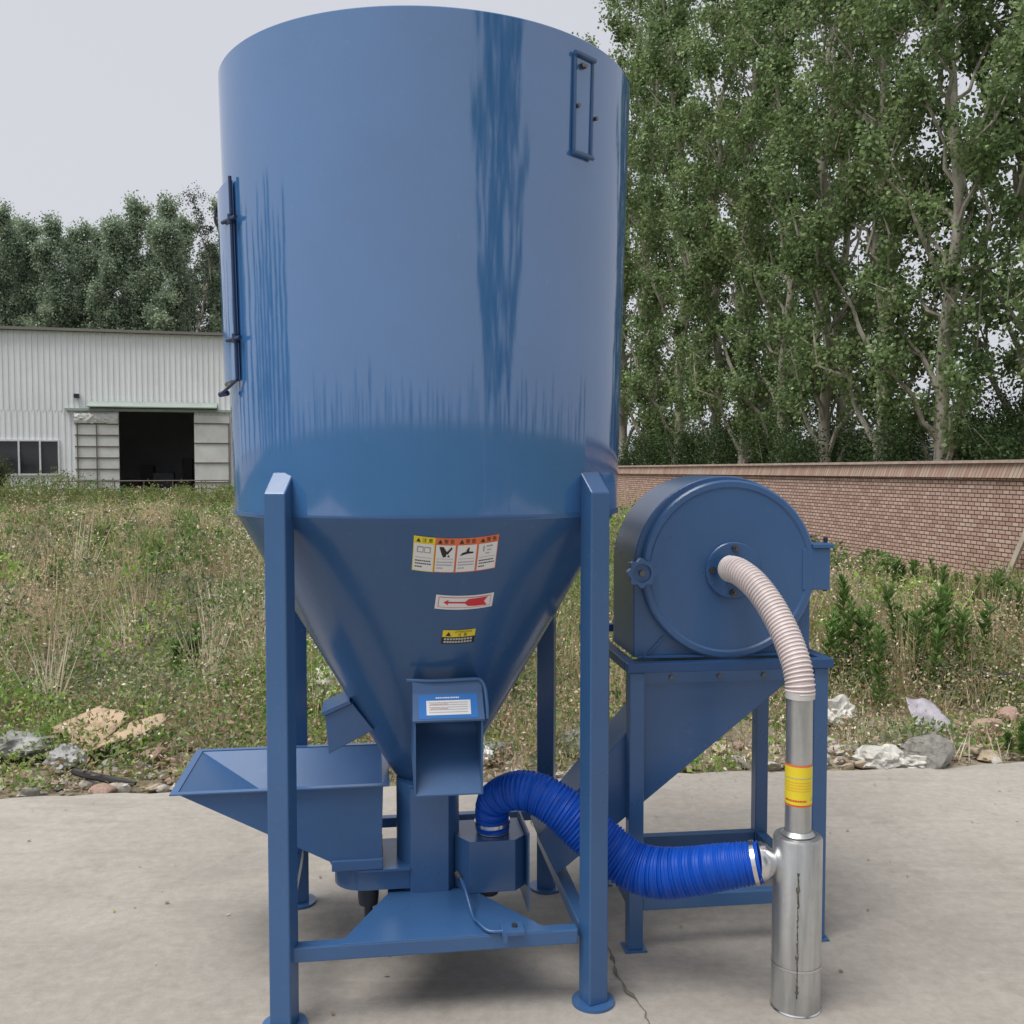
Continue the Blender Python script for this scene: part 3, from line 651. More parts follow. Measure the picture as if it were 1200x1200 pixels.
# ------------------------------------------------------------------ rubble along the pad edge
def rock_mesh(seed, mat, sub=3, rough=.28, flat=.7, cuts=5, dl=.42, dh=.8):
    rd = random.Random(seed); bm = bmesh.new(); bmesh.ops.create_icosphere(bm, subdivisions=sub, radius=1)
    pl = [(Vector((rd.gauss(0,1), rd.gauss(0,1), rd.gauss(0,1))).normalized(), rd.uniform(dl, dh)) for _ in range(cuts+5)]
    for v in bm.verts:
        c_ = v.co.copy()
        for nrm, dd in pl:
            e = c_.dot(nrm)-dd
            if e > 0: c_ -= nrm*e*.95
        c_ += Vector((rd.gauss(0,1), rd.gauss(0,1), rd.gauss(0,1)))*.018
        c_.z *= flat; v.co = c_
    me = bpy.data.meshes.new('rock'); bm.to_mesh(me); bm.free(); me.materials.append(mat)
    me.polygons.foreach_set('use_smooth', [True]*len(me.polygons)); me.set_sharp_from_angle(angle=R(32)); return me
RM = [rock_mesh(i, [STONE, STONE_PALE, STONE_PINK, STONE_TAN, STONE_TAN, STONE_PALE][i % 6], 3 if i < 6 else 2) for i in range(12)]
def rock(name, mesh, x, y, z, s, rz, label, cat, group=None):
    o = bpy.data.objects.new(name, mesh); COL.objects.link(o); o.location = (x, y, z); o.scale = s; o.rotation_euler = (random.uniform(-.3,.3), random.uniform(-.3,.3), rz); return tag(o, label, cat, group)
slab_me = rock_mesh(71, plain('concrete_lump', (.24, .235, .21), .95, 0, .35, 7, .9), 4, cuts=9, dl=.30, dh=.60)
o = rock('concrete_lump', slab_me, 2.19, 5.14, .06, (.26, .17, .23), .3, 'largest grey concrete lump lying at the pad edge right of the metal pipe', 'rubble'); o.rotation_euler = (.12, -.22, .5)
rock('concrete_lump', slab_me, .33, 5.35, .04, (.19, .15, .2), 1.3, 'pale rounded concrete lump seen between the barrel leg and the chute', 'rubble')
rock('concrete_lump', slab_me, -.1, 5.2, .03, (.16, .13, .14), 2.3, 'grey lump behind the top of the blue hose', 'rubble')
SG = 'loose stones along the back edge of the concrete pad'
random.seed(19)
for i in range(260):
    x = random.uniform(-3.0, 3.3)
    if random.random() < .45: x = random.choice([random.uniform(-2.7, -1.5), random.uniform(1.2, 2.9)])
    y = edge_y(x) + .06 + abs(random.gauss(0, .38)); s = random.choice([.012, .016, .02, .03, .03, .04, .045, .06])*random.uniform(.7, 1.15)
    rock('stone', RM[random.randrange(12)], x, y, s*.05-.015, (s*1.2, s, s*.9), random.uniform(0, 6.3), 'small loose stone or brick chip lying in the rubble along the pad edge', 'stone', SG)
for k, (x, y, s, mi, lb) in enumerate([(-1.88, 5.1, .07, 2, 'pinkish brick lump in the yellow rubble on the left'), (-1.62, 4.98, .05, 1, 'pale lump beside the feed hopper tip at the pad edge'), (2.75, 5.62, .09, 2, 'reddish rubble lump behind the concrete lump on the right'), (3.0, 5.85, .10, 2, 'reddish rubble mound at the right picture edge'), (1.62, 5.15, .06, 1, 'pale angular stone between the mill leg and the metal pipe'), (2.52, 5.25, .05, 3, 'pale stone right of the largest concrete lump')]):
    rock('rubble_stone', RM[mi], x, y, s*.35, (s*1.25, s, s), k*1.4, lb, 'stone')
def crumple(name, mat, seed, sx, sy, sz, loc, label, cat, amp=.2):
    rd = np.random.default_rng(seed); bm = bmesh.new(); bmesh.ops.create_icosphere(bm, subdivisions=4, radius=1)
    dirs = rd.normal(size=(26, 3))*3.5; ph = rd.uniform(0, 6.28, 26)
    for v in bm.verts:
        n_ = sum(abs(math.sin(float(np.dot(dirs[k], v.co))+ph[k])) for k in range(26))/26
        v.co *= 1 + amp*2.5*(n_-.64); v.co.z = max(v.co.z, -.35)
        v.co.x *= sx; v.co.y *= sy; v.co.z *= sz
    me = bpy.data.meshes.new(name); bm.to_mesh(me); bm.free(); me.materials.append(mat); me.polygons.foreach_set('use_smooth', [True]*len(me.polygons)); me.set_sharp_from_angle(angle=R(25))
    o = bpy.data.objects.new(name, me); COL.objects.link(o); o.location = loc; return tag(o, label, cat)
crumple('plastic_bag', PLASTIC_D, 1, .13, .10, .075, (1.93, 4.98+.10, .015), 'white crumpled plastic bag at the pad edge right of the metal pipe', 'bag', .8)
crumple('plastic_bag', PLASTIC_D, 2, .11, .1, .10, (1.98, 5.9, .04), 'pale crumpled bag in the weeds behind the right mill leg', 'bag', .8)
crumple('plastic_bag', plain('dirty_white_plastic', (.60, .58, .52), .5, 0, .15, 8), 3, .22, .16, .15, (-1.19, 6.3, .1), 'large off white bag heap behind the feed hopper', 'bag', .8)
crumple('plastic_bag', PLASTIC_G, 4, .16, .12, .08, (-2.62, 5.2, .05), 'grey plastic sheet heap at the left picture edge', 'bag', .8)
crumple('plastic_bag', PLASTIC_G, 6, .09, .08, .07, (-2.3, 5.0, .04), 'small grey plastic scrap below the cardboard', 'bag', .8)
crumple('plastic_bag', PLASTIC_W, 9, .05, .05, .05, (-.15, 5.1, .03), 'small white scrap behind the blue hose', 'bag', .8)
crumple('plastic_bag', PLASTIC_D, 12, .09, .06, .045, (2.12, 4.98+.08, .0), 'small pale bag in front of the largest concrete lump', 'bag', .8)
def sheet(name, mat, corners, thick, label, cat, sag=.02, seed=1):
    rd = random.Random(seed); a, b_, c_, d_ = [Vector(q) for q in corners]; n = 10; m = MB(); vs = []
    for i in range(n+1):
        for j in range(n+1):
            u, v = i/n, j/n; p_ = (a*(1-u)+b_*u)*(1-v) + (d_*(1-u)+c_*u)*v; vs.append(p_ + Vector((rd.gauss(0,.002), rd.gauss(0,.002), sag*math.sin(u*5+1)*math.cos(v*3) + rd.gauss(0,.0012))))
    m.add(vs, [(i*(n+1)+j, (i+1)*(n+1)+j, (i+1)*(n+1)+j+1, i*(n+1)+j+1) for i in range(n) for j in range(n)])
    o = m.build(name, mat, smooth=40); s = o.modifiers.new('solid', 'SOLIDIFY'); s.thickness = thick; return tag(o, label, cat)
card = empty('cardboard', (-2.2, 5.3, .0), 0, 'torn tan cardboard sheet folded over the rubble on the left', 'cardboard')
for (cs, sg) in (([(-.30,-.02,.12),(-.02,-.22,.06),(.10,.05,.17),(-.12,.18,.22)], .015), ([(-.02,-.23,.05),(.30,-.02,.16),(.32,.03,.19),(.11,.05,.165)], .012)):
    o = sheet('cardboard_flap', CARD, cs, .006, None, None, sg, 5); o.parent = card
sheet('plastic_sheet', plain('lilac_plastic', (.31, .29, .33), .5, 0, .4, 9), [(2.38, 5.75, .0), (2.62, 5.72, .02), (2.57, 5.9, .10), (2.40, 5.92, .17)], .005, 'lilac grey triangular plastic sheet standing in the rubble on the right', 'sheet', .02, 3)
b = MB(); b.tube(spline([(2.95, 6.5, .10), (3.2, 6.55, .13), (3.5, 6.5, .09)], 10), [.05, .065, .07, .068, .066, .07, .06, .05, .05, .04], 9); tag(b.build('log', CHAR, smooth=50), 'dark charred log lying in the weeds on the right', 'log')
b = MB(); b.tube(spline([(-2.17, 4.78, .05), (-2.0, 4.72, .035), (-1.82, 4.68, .02)], 8), [.012, .02, .022, .02, .02, .018, .016, .01], 7); tag(b.build('stick', CHAR, smooth=50), 'black stick lying at the pad edge below the cardboard', 'stick')
b = MB(); b.beam((5.96, 11.95, -.03), (6.07, 11.38, 1.02), .09, .035, (1, 0, 0)); tag(b.build('plank', PLANKM, bevel=.004), 'pale wooden plank leaning against the brick wall at the right edge', 'plank')

# ------------------------------------------------------------------ feed mixer
MYAW = R(8)
mix = empty('feed_mixer', (-.27, 3.10, 0), MYAW, 'tall blue feed mixer with a big round barrel on a cone and four legs', 'feed mixer')
ZF, ZT, RF, RT = 1.417, 2.714, .593, .626
def RB(z): return RF + (RT-RF)*(z-ZF)/(ZT-ZF)
def RC(z): return max(.1, RF - .56*(ZF-z))
b = MB(); prof = [(RB(ZF + (ZT-ZF)*k/16), ZF + (ZT-ZF)*k/16) for k in range(17)]
b.lathe(prof + [(RT-.003, ZT+.003), (RT-.012, ZT), (RT-.012, ZT-.03), (.0, ZT-.03)], 128)
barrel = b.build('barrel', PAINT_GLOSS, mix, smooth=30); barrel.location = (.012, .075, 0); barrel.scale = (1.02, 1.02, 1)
b = MB(); b.lathe([(RF-.003, ZF-.010), (RF+.004, ZF-.010), (RF+.004, ZF+.002), (RF+.001, ZF+.002)], 128); fl = b.build('flange', PAINT, mix, smooth=30); fl.location = (.012, .075, 0); fl.scale = (1.02, 1.02, 1)
b = MB(); b.lathe([(RF-.004, ZF-.004)] + [(RC(z), z) for z in [ZF-.02-k*.044 for k in range(20)]] + [(.1, .55)], 96)
CONE_PAINT = blue_paint('blue_paint_shaded_cone', .2, 1.5, 0, .2, tuple(c*.9 for c in BLUE))  # same paint, darkened in its colour for the shade of the downward-facing cone
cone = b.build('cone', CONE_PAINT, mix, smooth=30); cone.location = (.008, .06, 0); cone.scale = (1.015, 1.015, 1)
# auger tube
b = MB(); b.lathe([(.1, .185), (.1, .56)], 40, cap=True); tube_o = b.build('auger_tube', PAINT, mix, smooth=40)
b = MB(); b.box(-.06, .06, -.1055, -.07, .195, .555); b.build('access_panel', PAINT, tube_o, bevel=.003)
b = MB(); b.lathe([(.0, .12), (.085, .12), (.085, .18), (.0, .18)], 32); b.build('bottom_bearing', DARKFRAME, mix, smooth=40)
# legs
LX, LY = .437, .392
for (sx, sy, rot, nm) in ((-1,-1,-19,0), (1,-1,19,0), (-1,1,19,0), (1,1,-19,0)):
    lx = .455 if sx > 0 else (-.419 if sy < 0 else -.440); M = Matrix.Translation((lx, sy*LY, 0)) @ Matrix.Rotation(R(rot), 4, 'Z'); hw_ = .0308; fr = 1 if sy < 0 else -1
    zf, zb = 1.478, 1.536
    vs = [M @ Vector(q) for q in ((-hw_,-hw_*fr,.008),(hw_,-hw_*fr,.008),(hw_,hw_*fr,.008),(-hw_,hw_*fr,.008),(-hw_,-hw_*fr,zf),(hw_,-hw_*fr,zf),(hw_,hw_*fr,zb),(-hw_,hw_*fr,zb))]
    b = MB(); b.add(vs, [(0,3,2,1),(4,5,6,7),(0,1,5,4),(1,2,6,5),(2,3,7,6),(3,0,4,7)]); lg = b.build('leg', PAINT, mix, bevel=.004)
    b = MB(); b.lathe([(.062, 0), (.062, .009)], 28, (lx, sy*LY, 0), cap=True); b.build('foot_plate', PAINT, lg, smooth=40)
def mbeam(p, q, wd=.042, ht=.042): b = MB(); b.beam(p, q, wd, ht); return b.build('cross_beam', PAINT, mix, bevel=.003)
mbeam((-LX+.03, -.385, .204), (LX-.03, -.385, .204)); mbeam((LX, -LY+.03, .204), (LX, LY-.03, .204)); mbeam((-LX, -LY+.03, .204), (-LX, LY-.03, .204)); mbeam((-LX+.03, LY-.02, .285), (LX-.03, LY-.02, .285), .035, .035)
b = MB(); b.prism([(-.27,-.405,.228),(.33,-.405,.228),(.12,-.085,.228),(-.125,-.085,.228)], (0,0,-.005)); b.prism([(-.27,.36,.228),(.3,.36,.228),(.12,.085,.228),(-.125,.085,.228)], (0,0,-.005)); b.box(-.13,.13,-.085,.085,.2,.224)
b.build('base_plate', PAINT, mix, bevel=.0015)
# discharge spout (front)
sp = MB(); U0, U1 = -.057, .139
sp.prism([(U0,-.36,.62),(U0,-.36,.835),(U0,-.29,.93),(U0,-.22,.93),(U0,-.10,.70)], (.005,0,0)); sp.prism([(U1-.005,-.36,.62),(U1-.005,-.36,.835),(U1-.005,-.29,.93),(U1-.005,-.22,.93),(U1-.005,-.10,.70)], (.005,0,0))
sp.add([(U0,-.36,.62),(U1,-.36,.62),(U1,-.175,.79),(U0,-.175,.79),(U0,-.36,.616),(U1,-.36,.616),(U1,-.17,.786),(U0,-.17,.786)], [(0,1,2,3),(7,6,5,4),(0,4,5,1)])
spo = sp.build('discharge_spout', PAINT_IN, mix)
b = MB(); b.add([(U0-.004,-.368,.835),(U1+.004,-.368,.835),(U1+.002,-.318,.902),(U0-.002,-.318,.902),(U1+.002,-.306,.935),(U0-.002,-.306,.935),
   (U0-.004,-.364,.829),(U1+.004,-.364,.829),(U1+.002,-.312,.898),(U0-.002,-.312,.898),(U1+.002,-.300,.935),(U0-.002,-.300,.935)], [(0,1,2,3),(3,2,4,5),(7,6,9,8),(8,9,11,10),(0,6,7,1),(1,7,8,2),(2,8,10,4),(0,3,9,6),(3,5,11,9),(4,10,11,5)])
lid = b.build('spout_lid', PAINT, spo)
b = MB(); b.tube(spline([(-.075,-.30,.938),(.0,-.312,.936),(.11,-.312,.938),(.135,-.31,.935),(.148,-.32,.915),(.152,-.345,.87),(.152,-.36,.835)], 40), .0055, 8); b.build('lid_handle', PAINT, spo, smooth=60)

# ---- text and stickers
def text2d(s, size):
    cu = bpy.data.curves.new('t', 'FONT'); cu.body = s; cu.size = size; cu.align_x = 'CENTER'; cu.align_y = 'CENTER'; cu.resolution_u = 2
    o = bpy.data.objects.new('t', cu); COL.objects.link(o); dg = bpy.context.evaluated_depsgraph_get()
    me = bpy.data.meshes.new_from_object(o.evaluated_get(dg)); vs = [(v.co.x, v.co.y) for v in me.vertices]; fs = [tuple(p_.vertices) for p_ in me.polygons]
    bpy.data.objects.remove(o); bpy.data.curves.remove(cu); bpy.data.meshes.remove(me); return vs, fs
class Sticker:
    def __init__(s, fn): s.fn = fn; s.mb = MB(); s.mats = []
    def mat(s, m):
        if m not in s.mats: s.mats.append(m)
        s.mb.mi = s.mats.index(m)
    def rect(s, x0_, x1_, y0_, y1_, m, lay, nx=8):
        s.mat(m); vs = []
        for i in range(nx+1):
            for y_ in (y0_, y1_): vs.append(s.fn(x0_+(x1_-x0_)*i/nx, y_, lay))
        s.mb.add(vs, [(2*i, 2*i+2, 2*i+3, 2*i+1) for i in range(nx)])
    def poly(s, pts, m, lay): s.mat(m); s.mb.add([s.fn(a, b_, lay) for a, b_ in pts], [tuple(range(len(pts)))])
    def text(s, t_, x, y, size, m, lay):
        vs, fs = text2d(t_, size); s.mat(m); s.mb.add([s.fn(x+a, y+b_, lay) for a, b_ in vs], fs)
    def build(s, name, parent, label=None): return s.mb.build(name, s.mats, parent, fix=False, label=label)
def on_cone(a0, zc, tilt=0.0):
    Rc = RC(zc)
    def f(s_, t_, lay):
        z = zc + (t_ + s_*tilt) + s_*s_*.42/Rc*.488*2; a = a0 + s_/RC(z); r = RC(z) + .0006 + .0008*lay; return (r*math.sin(a), -r*math.cos(a), z)
    return f
def triangle(st, x, y, s_, lay): st.poly([(x-s_, y-s_*.8), (x+s_, y-s_*.8), (x, y+s_)], BLACK, lay)
rd = random.Random(2)
def lines(st, x0_, x1_, ys, m, lay, hgt=.0022, brk=True):
    for y_ in ys:
        x = x0_
        while x < x1_ - .002:
            l = rd.uniform(.0025, .006) if brk else x1_-x0_
            st.rect(x, min(x+l, x1_), y_-hgt/2, y_+hgt/2, m, lay, 1); x += l + .0013
st = Sticker(on_cone(.082, 1.311)); Wt, Ht = .228, .097
st.rect(-Wt/2, Wt/2, -Ht/2, Ht/2, ORANGE, 0, 16); st.rect(-Wt/2, -Wt/2+.057, -Ht/2, Ht/2, YELLOW, 1, 4)
for k in range(4):
    xa = -Wt/2 + k*.057; hx = xa+.0285
    st.rect(xa + (.002 if k == 0 else .003), xa+.0545, -Ht/2+.002, Ht/2-.0195, WHITE, 2, 4)
    triangle(st, xa+.013, Ht/2-.0108, .006, 2); st.text('注 意' if k == 0 else '警 告', xa+.037, Ht/2-.0105, .0125, BLACK, 2)
    if k == 0:      # open manual
        st.rect(hx-.018, hx-.001, .004, .021, GREY, 3, 1); st.rect(hx+.001, hx+.018, .004, .021, GREY, 3, 1); st.rect(hx-.015, hx-.003, .007, .018, WHITE, 4, 1); st.rect(hx+.003, hx+.015, .007, .018, WHITE, 4, 1)
    elif k == 1:    # hand in rollers pictogram
        st.poly([(hx-.017,.024),(hx-.006,.024),(hx+.004,.010),(hx+.002,-.003),(hx-.005,-.006),(hx-.009,.002),(hx-.013,.012)], BLACK, 3); st.poly([(hx+.001,.006),(hx+.015,.024),(hx+.018,.020),(hx+.006,.003)], BLACK, 4); st.poly([(hx+.005,-.003),(hx+.010,.002),(hx+.012,-.005)], BLACK, 3)
    elif k == 2:    # caught arm pictogram
        st.poly([(hx-.018,-.002),(hx-.012,.007),(hx+.001,.011),(hx+.018,.009),(hx+.018,.005),(hx+.002,.004),(hx-.010,.001)], BLACK, 3); st.poly([(hx-.002,.012),(hx+.004,.022),(hx+.007,.020),(hx+.005,.009)], BLACK, 4)
    else:
        st.rect(hx-.013, hx-.009, .006, .022, GREY, 3, 1); st.rect(hx-.004, hx+.013, .018, .022, GREY, 3, 1); st.rect(hx-.002, hx+.010, .008, .011, GREY, 3, 1); st.rect(hx-.005, hx+.006, -.001, .002, GREY, 3, 1)
    lines(st, xa+.007, xa+.050, (-.010,), GREY, 3, .0012, False); lines(st, xa+.007, xa+.050, (-.019, -.027), BLACK if k in (0, 3) else GREY, 3, .003); lines(st, xa+.007, xa+.026, (-.036,), BLACK if k in (0, 3) else GREY, 3, .003)
st.build('warning_sticker', cone, 'four panel white warning sticker with a yellow and three orange headers')
st = Sticker(on_cone(.165, 1.172)); st.rect(-.082, .082, -.021, .021, WHITE, 0, 12); st.rect(-.074, .074, -.0155, .0155, RED, 1, 12); st.rect(-.0725, .0725, -.014, .014, WHITE, 2, 12)
st.poly([(-.060,0),(-.046,.0085),(-.048,.0025),(.0,.0025),(.0,-.0025),(-.048,-.0025),(-.046,-.0085)], RED, 3)
for (a, b2) in (((0, 0), 0),):
    st.poly([(.0,.0025),(.010,.0105),(.030,.0115),(.030,-.0115),(.010,-.0105),(.0,-.0025)], RED, 3); st.poly([(.030,.0115),(.064,.0125),(.054,.0),(.030,.0)], RED, 3); st.poly([(.030,0),(.054,0),(.064,-.0125),(.030,-.0115)], RED, 3)
st.build('arrow_sticker', cone, 'white sticker with a red arrow pointing left')
st = Sticker(on_cone(.158, 1.066)); st.rect(-.048, .048, -.022, .022, BLACK, 0, 8); st.rect(-.047, .047, .0, .0215, YELLOW, 1, 8); triangle(st, -.030, .009, .0075, 2); st.text('ATTENTION', .012, .0155, .0088, BLACK, 2); st.text('注  意', .010, .006, .0105, BLACK, 2)
for yy in (-.0065, -.0155):
    for k in range(10):
        x = -.038 + k*.0083; st.rect(x-.0028, x+.0028, yy-.0026, yy+.0026, WHITE, 1, 1); st.rect(x-.0009, x+.0009, yy-.0012, yy+.0012, BLACK, 2, 1)
st.build('attention_sticker', cone, 'small yellow and black attention sticker')
def on_lid(s_, t_, lay):    # plane of the lid slope
    a = Vector((.041, -.343, .8685)); up = Vector((0, .05, .067)).normalized(); nrm = Vector((0, -.067, .05)).normalized(); return tuple(a + Vector((s_, 0, 0)) + up*t_ + nrm*(.0008 + .0007*lay))
st = Sticker(on_lid); st.rect(-.084, .084, -.036, .037, LBLUE, 0, 1); st.rect(-.062, .064, -.026, .018, WHITE, 1, 1); lines(st, -.035, .035, (.026,), WHITE, 1, .004)
lines(st, -.054, .056, (.011, .004, -.003, -.010, -.018), GREY, 2, .0022); lines(st, -.05, .0, (.007, -.007), RED, 2, .001, False)
st.build('instruction_label', lid, 'blue label with a white table on the spout lid')
# side chute (left)
b = MB(); b.prism([(-.235,-.07,.82),(-.318,-.07,.785),(-.308,-.07,.665),(-.17,-.07,.735)], (0,.15,0)); ch = b.build('side_chute', PAINT, mix, bevel=.002)
b = MB(); b.box(-.325, -.232, -.076, .086, .0, .012, Matrix.Translation((0,0,.787)) @ Matrix.Translation((-.318,0,0)) @ Matrix.Rotation(-R(23), 4, 'Y') @ Matrix.Translation((.318,0,0))); b.build('chute_gate', PAINT, ch)
# feed hopper: four plates with thickness and a turned rim
HX0, HX1, HY0, HY1, HZ = -.75, -.145, -.105, .325, .575
BX0, BX1, BY0, BY1, BZ = -.29, -.152, -.10, .09, .335
T4 = [(HX0,HY0,HZ),(HX1,HY0,HZ),(HX1,HY1,HZ),(HX0,HY1,HZ)]; B4 = [(BX0,BY0,BZ),(BX1,BY0,BZ),(BX1,BY1,BZ),(BX0,BY1,BZ)]
b = MB(); b.add(T4+B4, [(0,1,5,4),(1,2,6,5),(2,3,7,6),(3,0,4,7)]); ho = b.build('feed_hopper', PAINT_IN, mix, fix=True); s_ = ho.modifiers.new('solid', 'SOLIDIFY'); s_.thickness = .004
b = MB(); e = .022
for (a, c_) in (((HX0-e,HX1+e),(HY0-e,HY0)), ((HX0-e,HX1+e),(HY1,HY1+e)), ((HX0-e,HX0),(HY0,HY1)), ((HX1,HX1+e),(HY0,HY1))): b.box(a[0], a[1], c_[0], c_[1], HZ-.001, HZ+.004)
b.build('hopper_rim', PAINT, ho, bevel=.001)
# feed trough under the hopper
b = MB(); n = 14; pl = [(-.20+.095*math.sin(-a), -.0-.095*math.cos(a)*1, .24) for a in [R(0)+R(180)*k/n for k in range(n+1)]] + [(-.06,.09,.24),(-.06,-.095,.24)]
b.prism(pl, (0,0,.062)); tro = b.build('feed_trough', PAINT, mix, smooth=35)
b = MB(); pl2 = [(-.20+(q[0]+.20)*1.16 if q[0] < -.1 else q[0], q[1]*1.16, .303) for q in pl]; b.prism(pl2, (0,0,.007)); b.build('trough_lid', PAINT, tro)
b = MB(); b.box(BX0-.01, BX1+.008, BY0-.012, BY1+.01, .311, .345); b.build('hopper_throat', PAINT, tro, bevel=.003)
b = MB()
for k in range(5): b.cyl((-.285+k*.032, -.088, .31), (-.285+k*.032, -.088, .319), .006, 6)
b.build('bolt', STEEL_BOLT, tro)
b = MB(); b.lathe([(0,.13),(.013,.13),(.013,.165),(.03,.172),(.033,.2),(.033,.24),(0,.24)], 20, (-.19,-.03,0)); b.build('shaft_bearing', DARKFRAME, tro, smooth=35)
b = MB(); b.lathe([(0,.17),(.03,.17),(.036,.2),(.036,.24),(0,.24)], 20, (-.085,.02,0)); b.build('shaft_bearing', DARKFRAME, tro, smooth=35)
# fan box on the right of the tube
b = MB(); b.prism([(.081,-.07,.228),(.122,-.135,.228),(.264,-.135,.228),(.30,-.095,.228),(.30,.06,.228),(.081,.06,.228)], (0,0,.162)); fb = b.build('fan_box', PAINT, mix, bevel=.002)
b = MB(); b.box(.301, .307, -.15, .08, .17, .415); b.build('inlet_plate', PAINT, fb)
b = MB(); b.lathe([(.052,.392),(.052,.43)], 28, (.203,-.055,0), cap=True); b.build('hose_collar', GALV, fb, smooth=40)
b = MB(); b.lathe([(0,.19),(.03,.19),(.034,.21),(.034,.228),(0,.228)], 20, (.19,-.05,0)); b.build('shaft_bearing', DARKFRAME, fb, smooth=35)
# latch lever on the base
b = MB(); b.tube(spline([(.085,-.145,.30),(.10,-.22,.28),(.115,-.30,.235),(.125,-.365,.245),(.15,-.405,.238),(.19,-.412,.238)], 36), .005, 8); lv = b.build('latch_lever', PAINT, mix, smooth=60)
b = MB(); b.box(.185, .25, -.425, -.36, .2285, .238); b.box(.188, .2, -.428, -.425, .21, .236); b.build('lever_bracket', PAINT, lv)
b = MB(); b.cyl((.225,-.39,.238), (.225,-.39,.246), .008, 6); b.cyl((.082,-.14,.297), (.09,-.17,.292), .010, 6); b.build('bolt', STEEL_BOLT, lv)
# sight window, upper right
def on_barrel(a, z, off=0): r = RB(z)+off; return Vector((r*math.sin(a), -r*math.cos(a), z))
AW = R(38.6); sw = MB(); z0_, z1_ = 2.405, 2.668; da = .058
for a in (AW-da, AW+da): sw.tube([on_barrel(a, z0_, .006), on_barrel(a, z1_, .004)], .0055, 6)
for z in (z0_, z1_): sw.tube([on_barrel(AW-da*1.15+da*2.3*k/6, z, .009) for k in range(7)], .007, 6)
win = sw.build('sight_window', blue_paint('blue_paint_trim', .3, 1.6, 0, 0, tuple(c*.8 for c in BLUE)), barrel, smooth=40)
b = MB(); n = 6; vs = []
for k in range(n+1):
    for z in (z0_, z1_): vs.append(on_barrel(AW-da+2*da*k/n, z, .004))
b.add(vs, [(2*i, 2*i+2, 2*i+3, 2*i+1) for i in range(n)]); b.build('window_sheet', PAINT_GLOSS, win, smooth=40, fix=False)
b = MB()
for (a, z) in ((AW-da*.75, 2.53), (AW+da*1.35, 2.515), (AW-da*.4, 2.64), (AW-.1*da, 2.64)): b.tube([on_barrel(a, z, .0), on_barrel(a, z, .016)], .006, 8)
b.build('bolt', STEEL_BOLT, win)
# access hatch, left edge
b = MB(); n = 10; vs = []; a0_, a1_ = R(-63.5), R(-100)
for off in (.004, .016):
    for k in range(n+1):
        a = a0_+(a1_-a0_)*k/n
        for z in (1.80, 2.36): vs.append(on_barrel(a, z, off))
m_ = 2*(n+1)
fs = [(2*i, 2*i+1, 2*i+3, 2*i+2) for i in range(n)] + [(m_+2*i, m_+2*i+2, m_+2*i+3, m_+2*i+1) for i in range(n)] + [(0, m_, m_+1, 1)] + [(2*i, 2*i+2, m_+2*i+2, m_+2*i) for i in range(n)] + [(2*i+1, m_+2*i+1, m_+2*i+3, 2*i+3) for i in range(n)]
b.add(vs, fs); hatch = b.build('access_hatch', PAINT_GLOSS, barrel, smooth=30)
b = MB(); b.tube([on_barrel(a0_, 1.80, .012), on_barrel(a0_, 2.37, .012)], .005, 8)
for z in (2.25, 1.915): b.tube([on_barrel(a0_+.06, z, .014), on_barrel(a0_-.08, z, .022)], .006, 8); b.tube([on_barrel(a0_, z-.012, .014), on_barrel(a0_, z+.014, .014)], .009, 8)
b.tube(spline([on_barrel(a0_, 1.80, .012), on_barrel(a0_-.06, 1.785, .02), on_barrel(a0_-.12, 1.77, .03), on_barrel(a0_-.15, 1.765, .035)], 12), .0045, 8); b.tube([on_barrel(a0_-.12, 1.765, .02), on_barrel(a0_-.16, 1.762, .038)], .008, 8)
b.build('hatch_edge_bar', blue_paint('blue_paint_dark_trim', .35, 1.5, 0, 0, (.012, .03, .085)), hatch, smooth=50)
b = MB(); b.tube(spline([on_barrel(R(-90), 2.28, .012), on_barrel(R(-90), 2.31, .03), on_barrel(R(-90), 2.35, .025), on_barrel(R(-88), 2.36, .012)], 12), .004, 6); b.build('hatch_handle', DARKFRAME, hatch, smooth=50)

# ------------------------------------------------------------------ grinding mill on its stand
mill = empty('grinding_mill', (.665, 3.38, 0), R(7), 'blue round hammer mill on a four legged stand with a slanting chute', 'mill')
SW, SD = .305, .25
for (x, y) in ((-SW,-SD),(SW,-SD),(SW,SD),(-SW,SD)):
    b = MB(); b.box(x-.024, x+.024, y-.024, y+.024, .006, .90); lg = b.build('leg', PAINT, mill, bevel=.003)
    b = MB(); b.box(x-.036, x+.036, y-.034, y+.034, 0, .006); b.build('foot_plate', PAINT, lg)
def cb(p, q, name='cross_beam', mat=PAINT, wd=.036, ht=.045, bv=.003): b = MB(); b.beam(p, q, wd, ht); return b.build(name, mat, mill, bevel=bv)
cb((-SW+.024,-SD,.152),(SW-.024,-SD,.152)); cb((-SW+.024,SD,.152),(SW-.024,SD,.152)); cb((-SW,-SD+.024,.152),(-SW,SD-.024,.152)); cb((SW,-SD+.024,.152),(SW,SD-.024,.152))
tf = MB()
for (p, q) in (((-SW-.035,-SD-.02,.917),(SW+.035,-SD-.02,.917)), ((-SW-.035,SD+.25,.917),(SW+.035,SD+.25,.917)), ((-SW-.018,-SD-.0,.917),(-SW-.018,SD+.23,.917)), ((SW+.018,-SD-.0,.917),(SW+.018,SD+.23,.917))): tf.beam(p, q, .036, .030)
tf.build('top_frame', blue_paint('blue_paint_dark_frame', .35, 1.5, 0, 0, (.02,.07,.19)), mill, bevel=.002)  # dark angle iron frame, painted a deeper blue than the legs
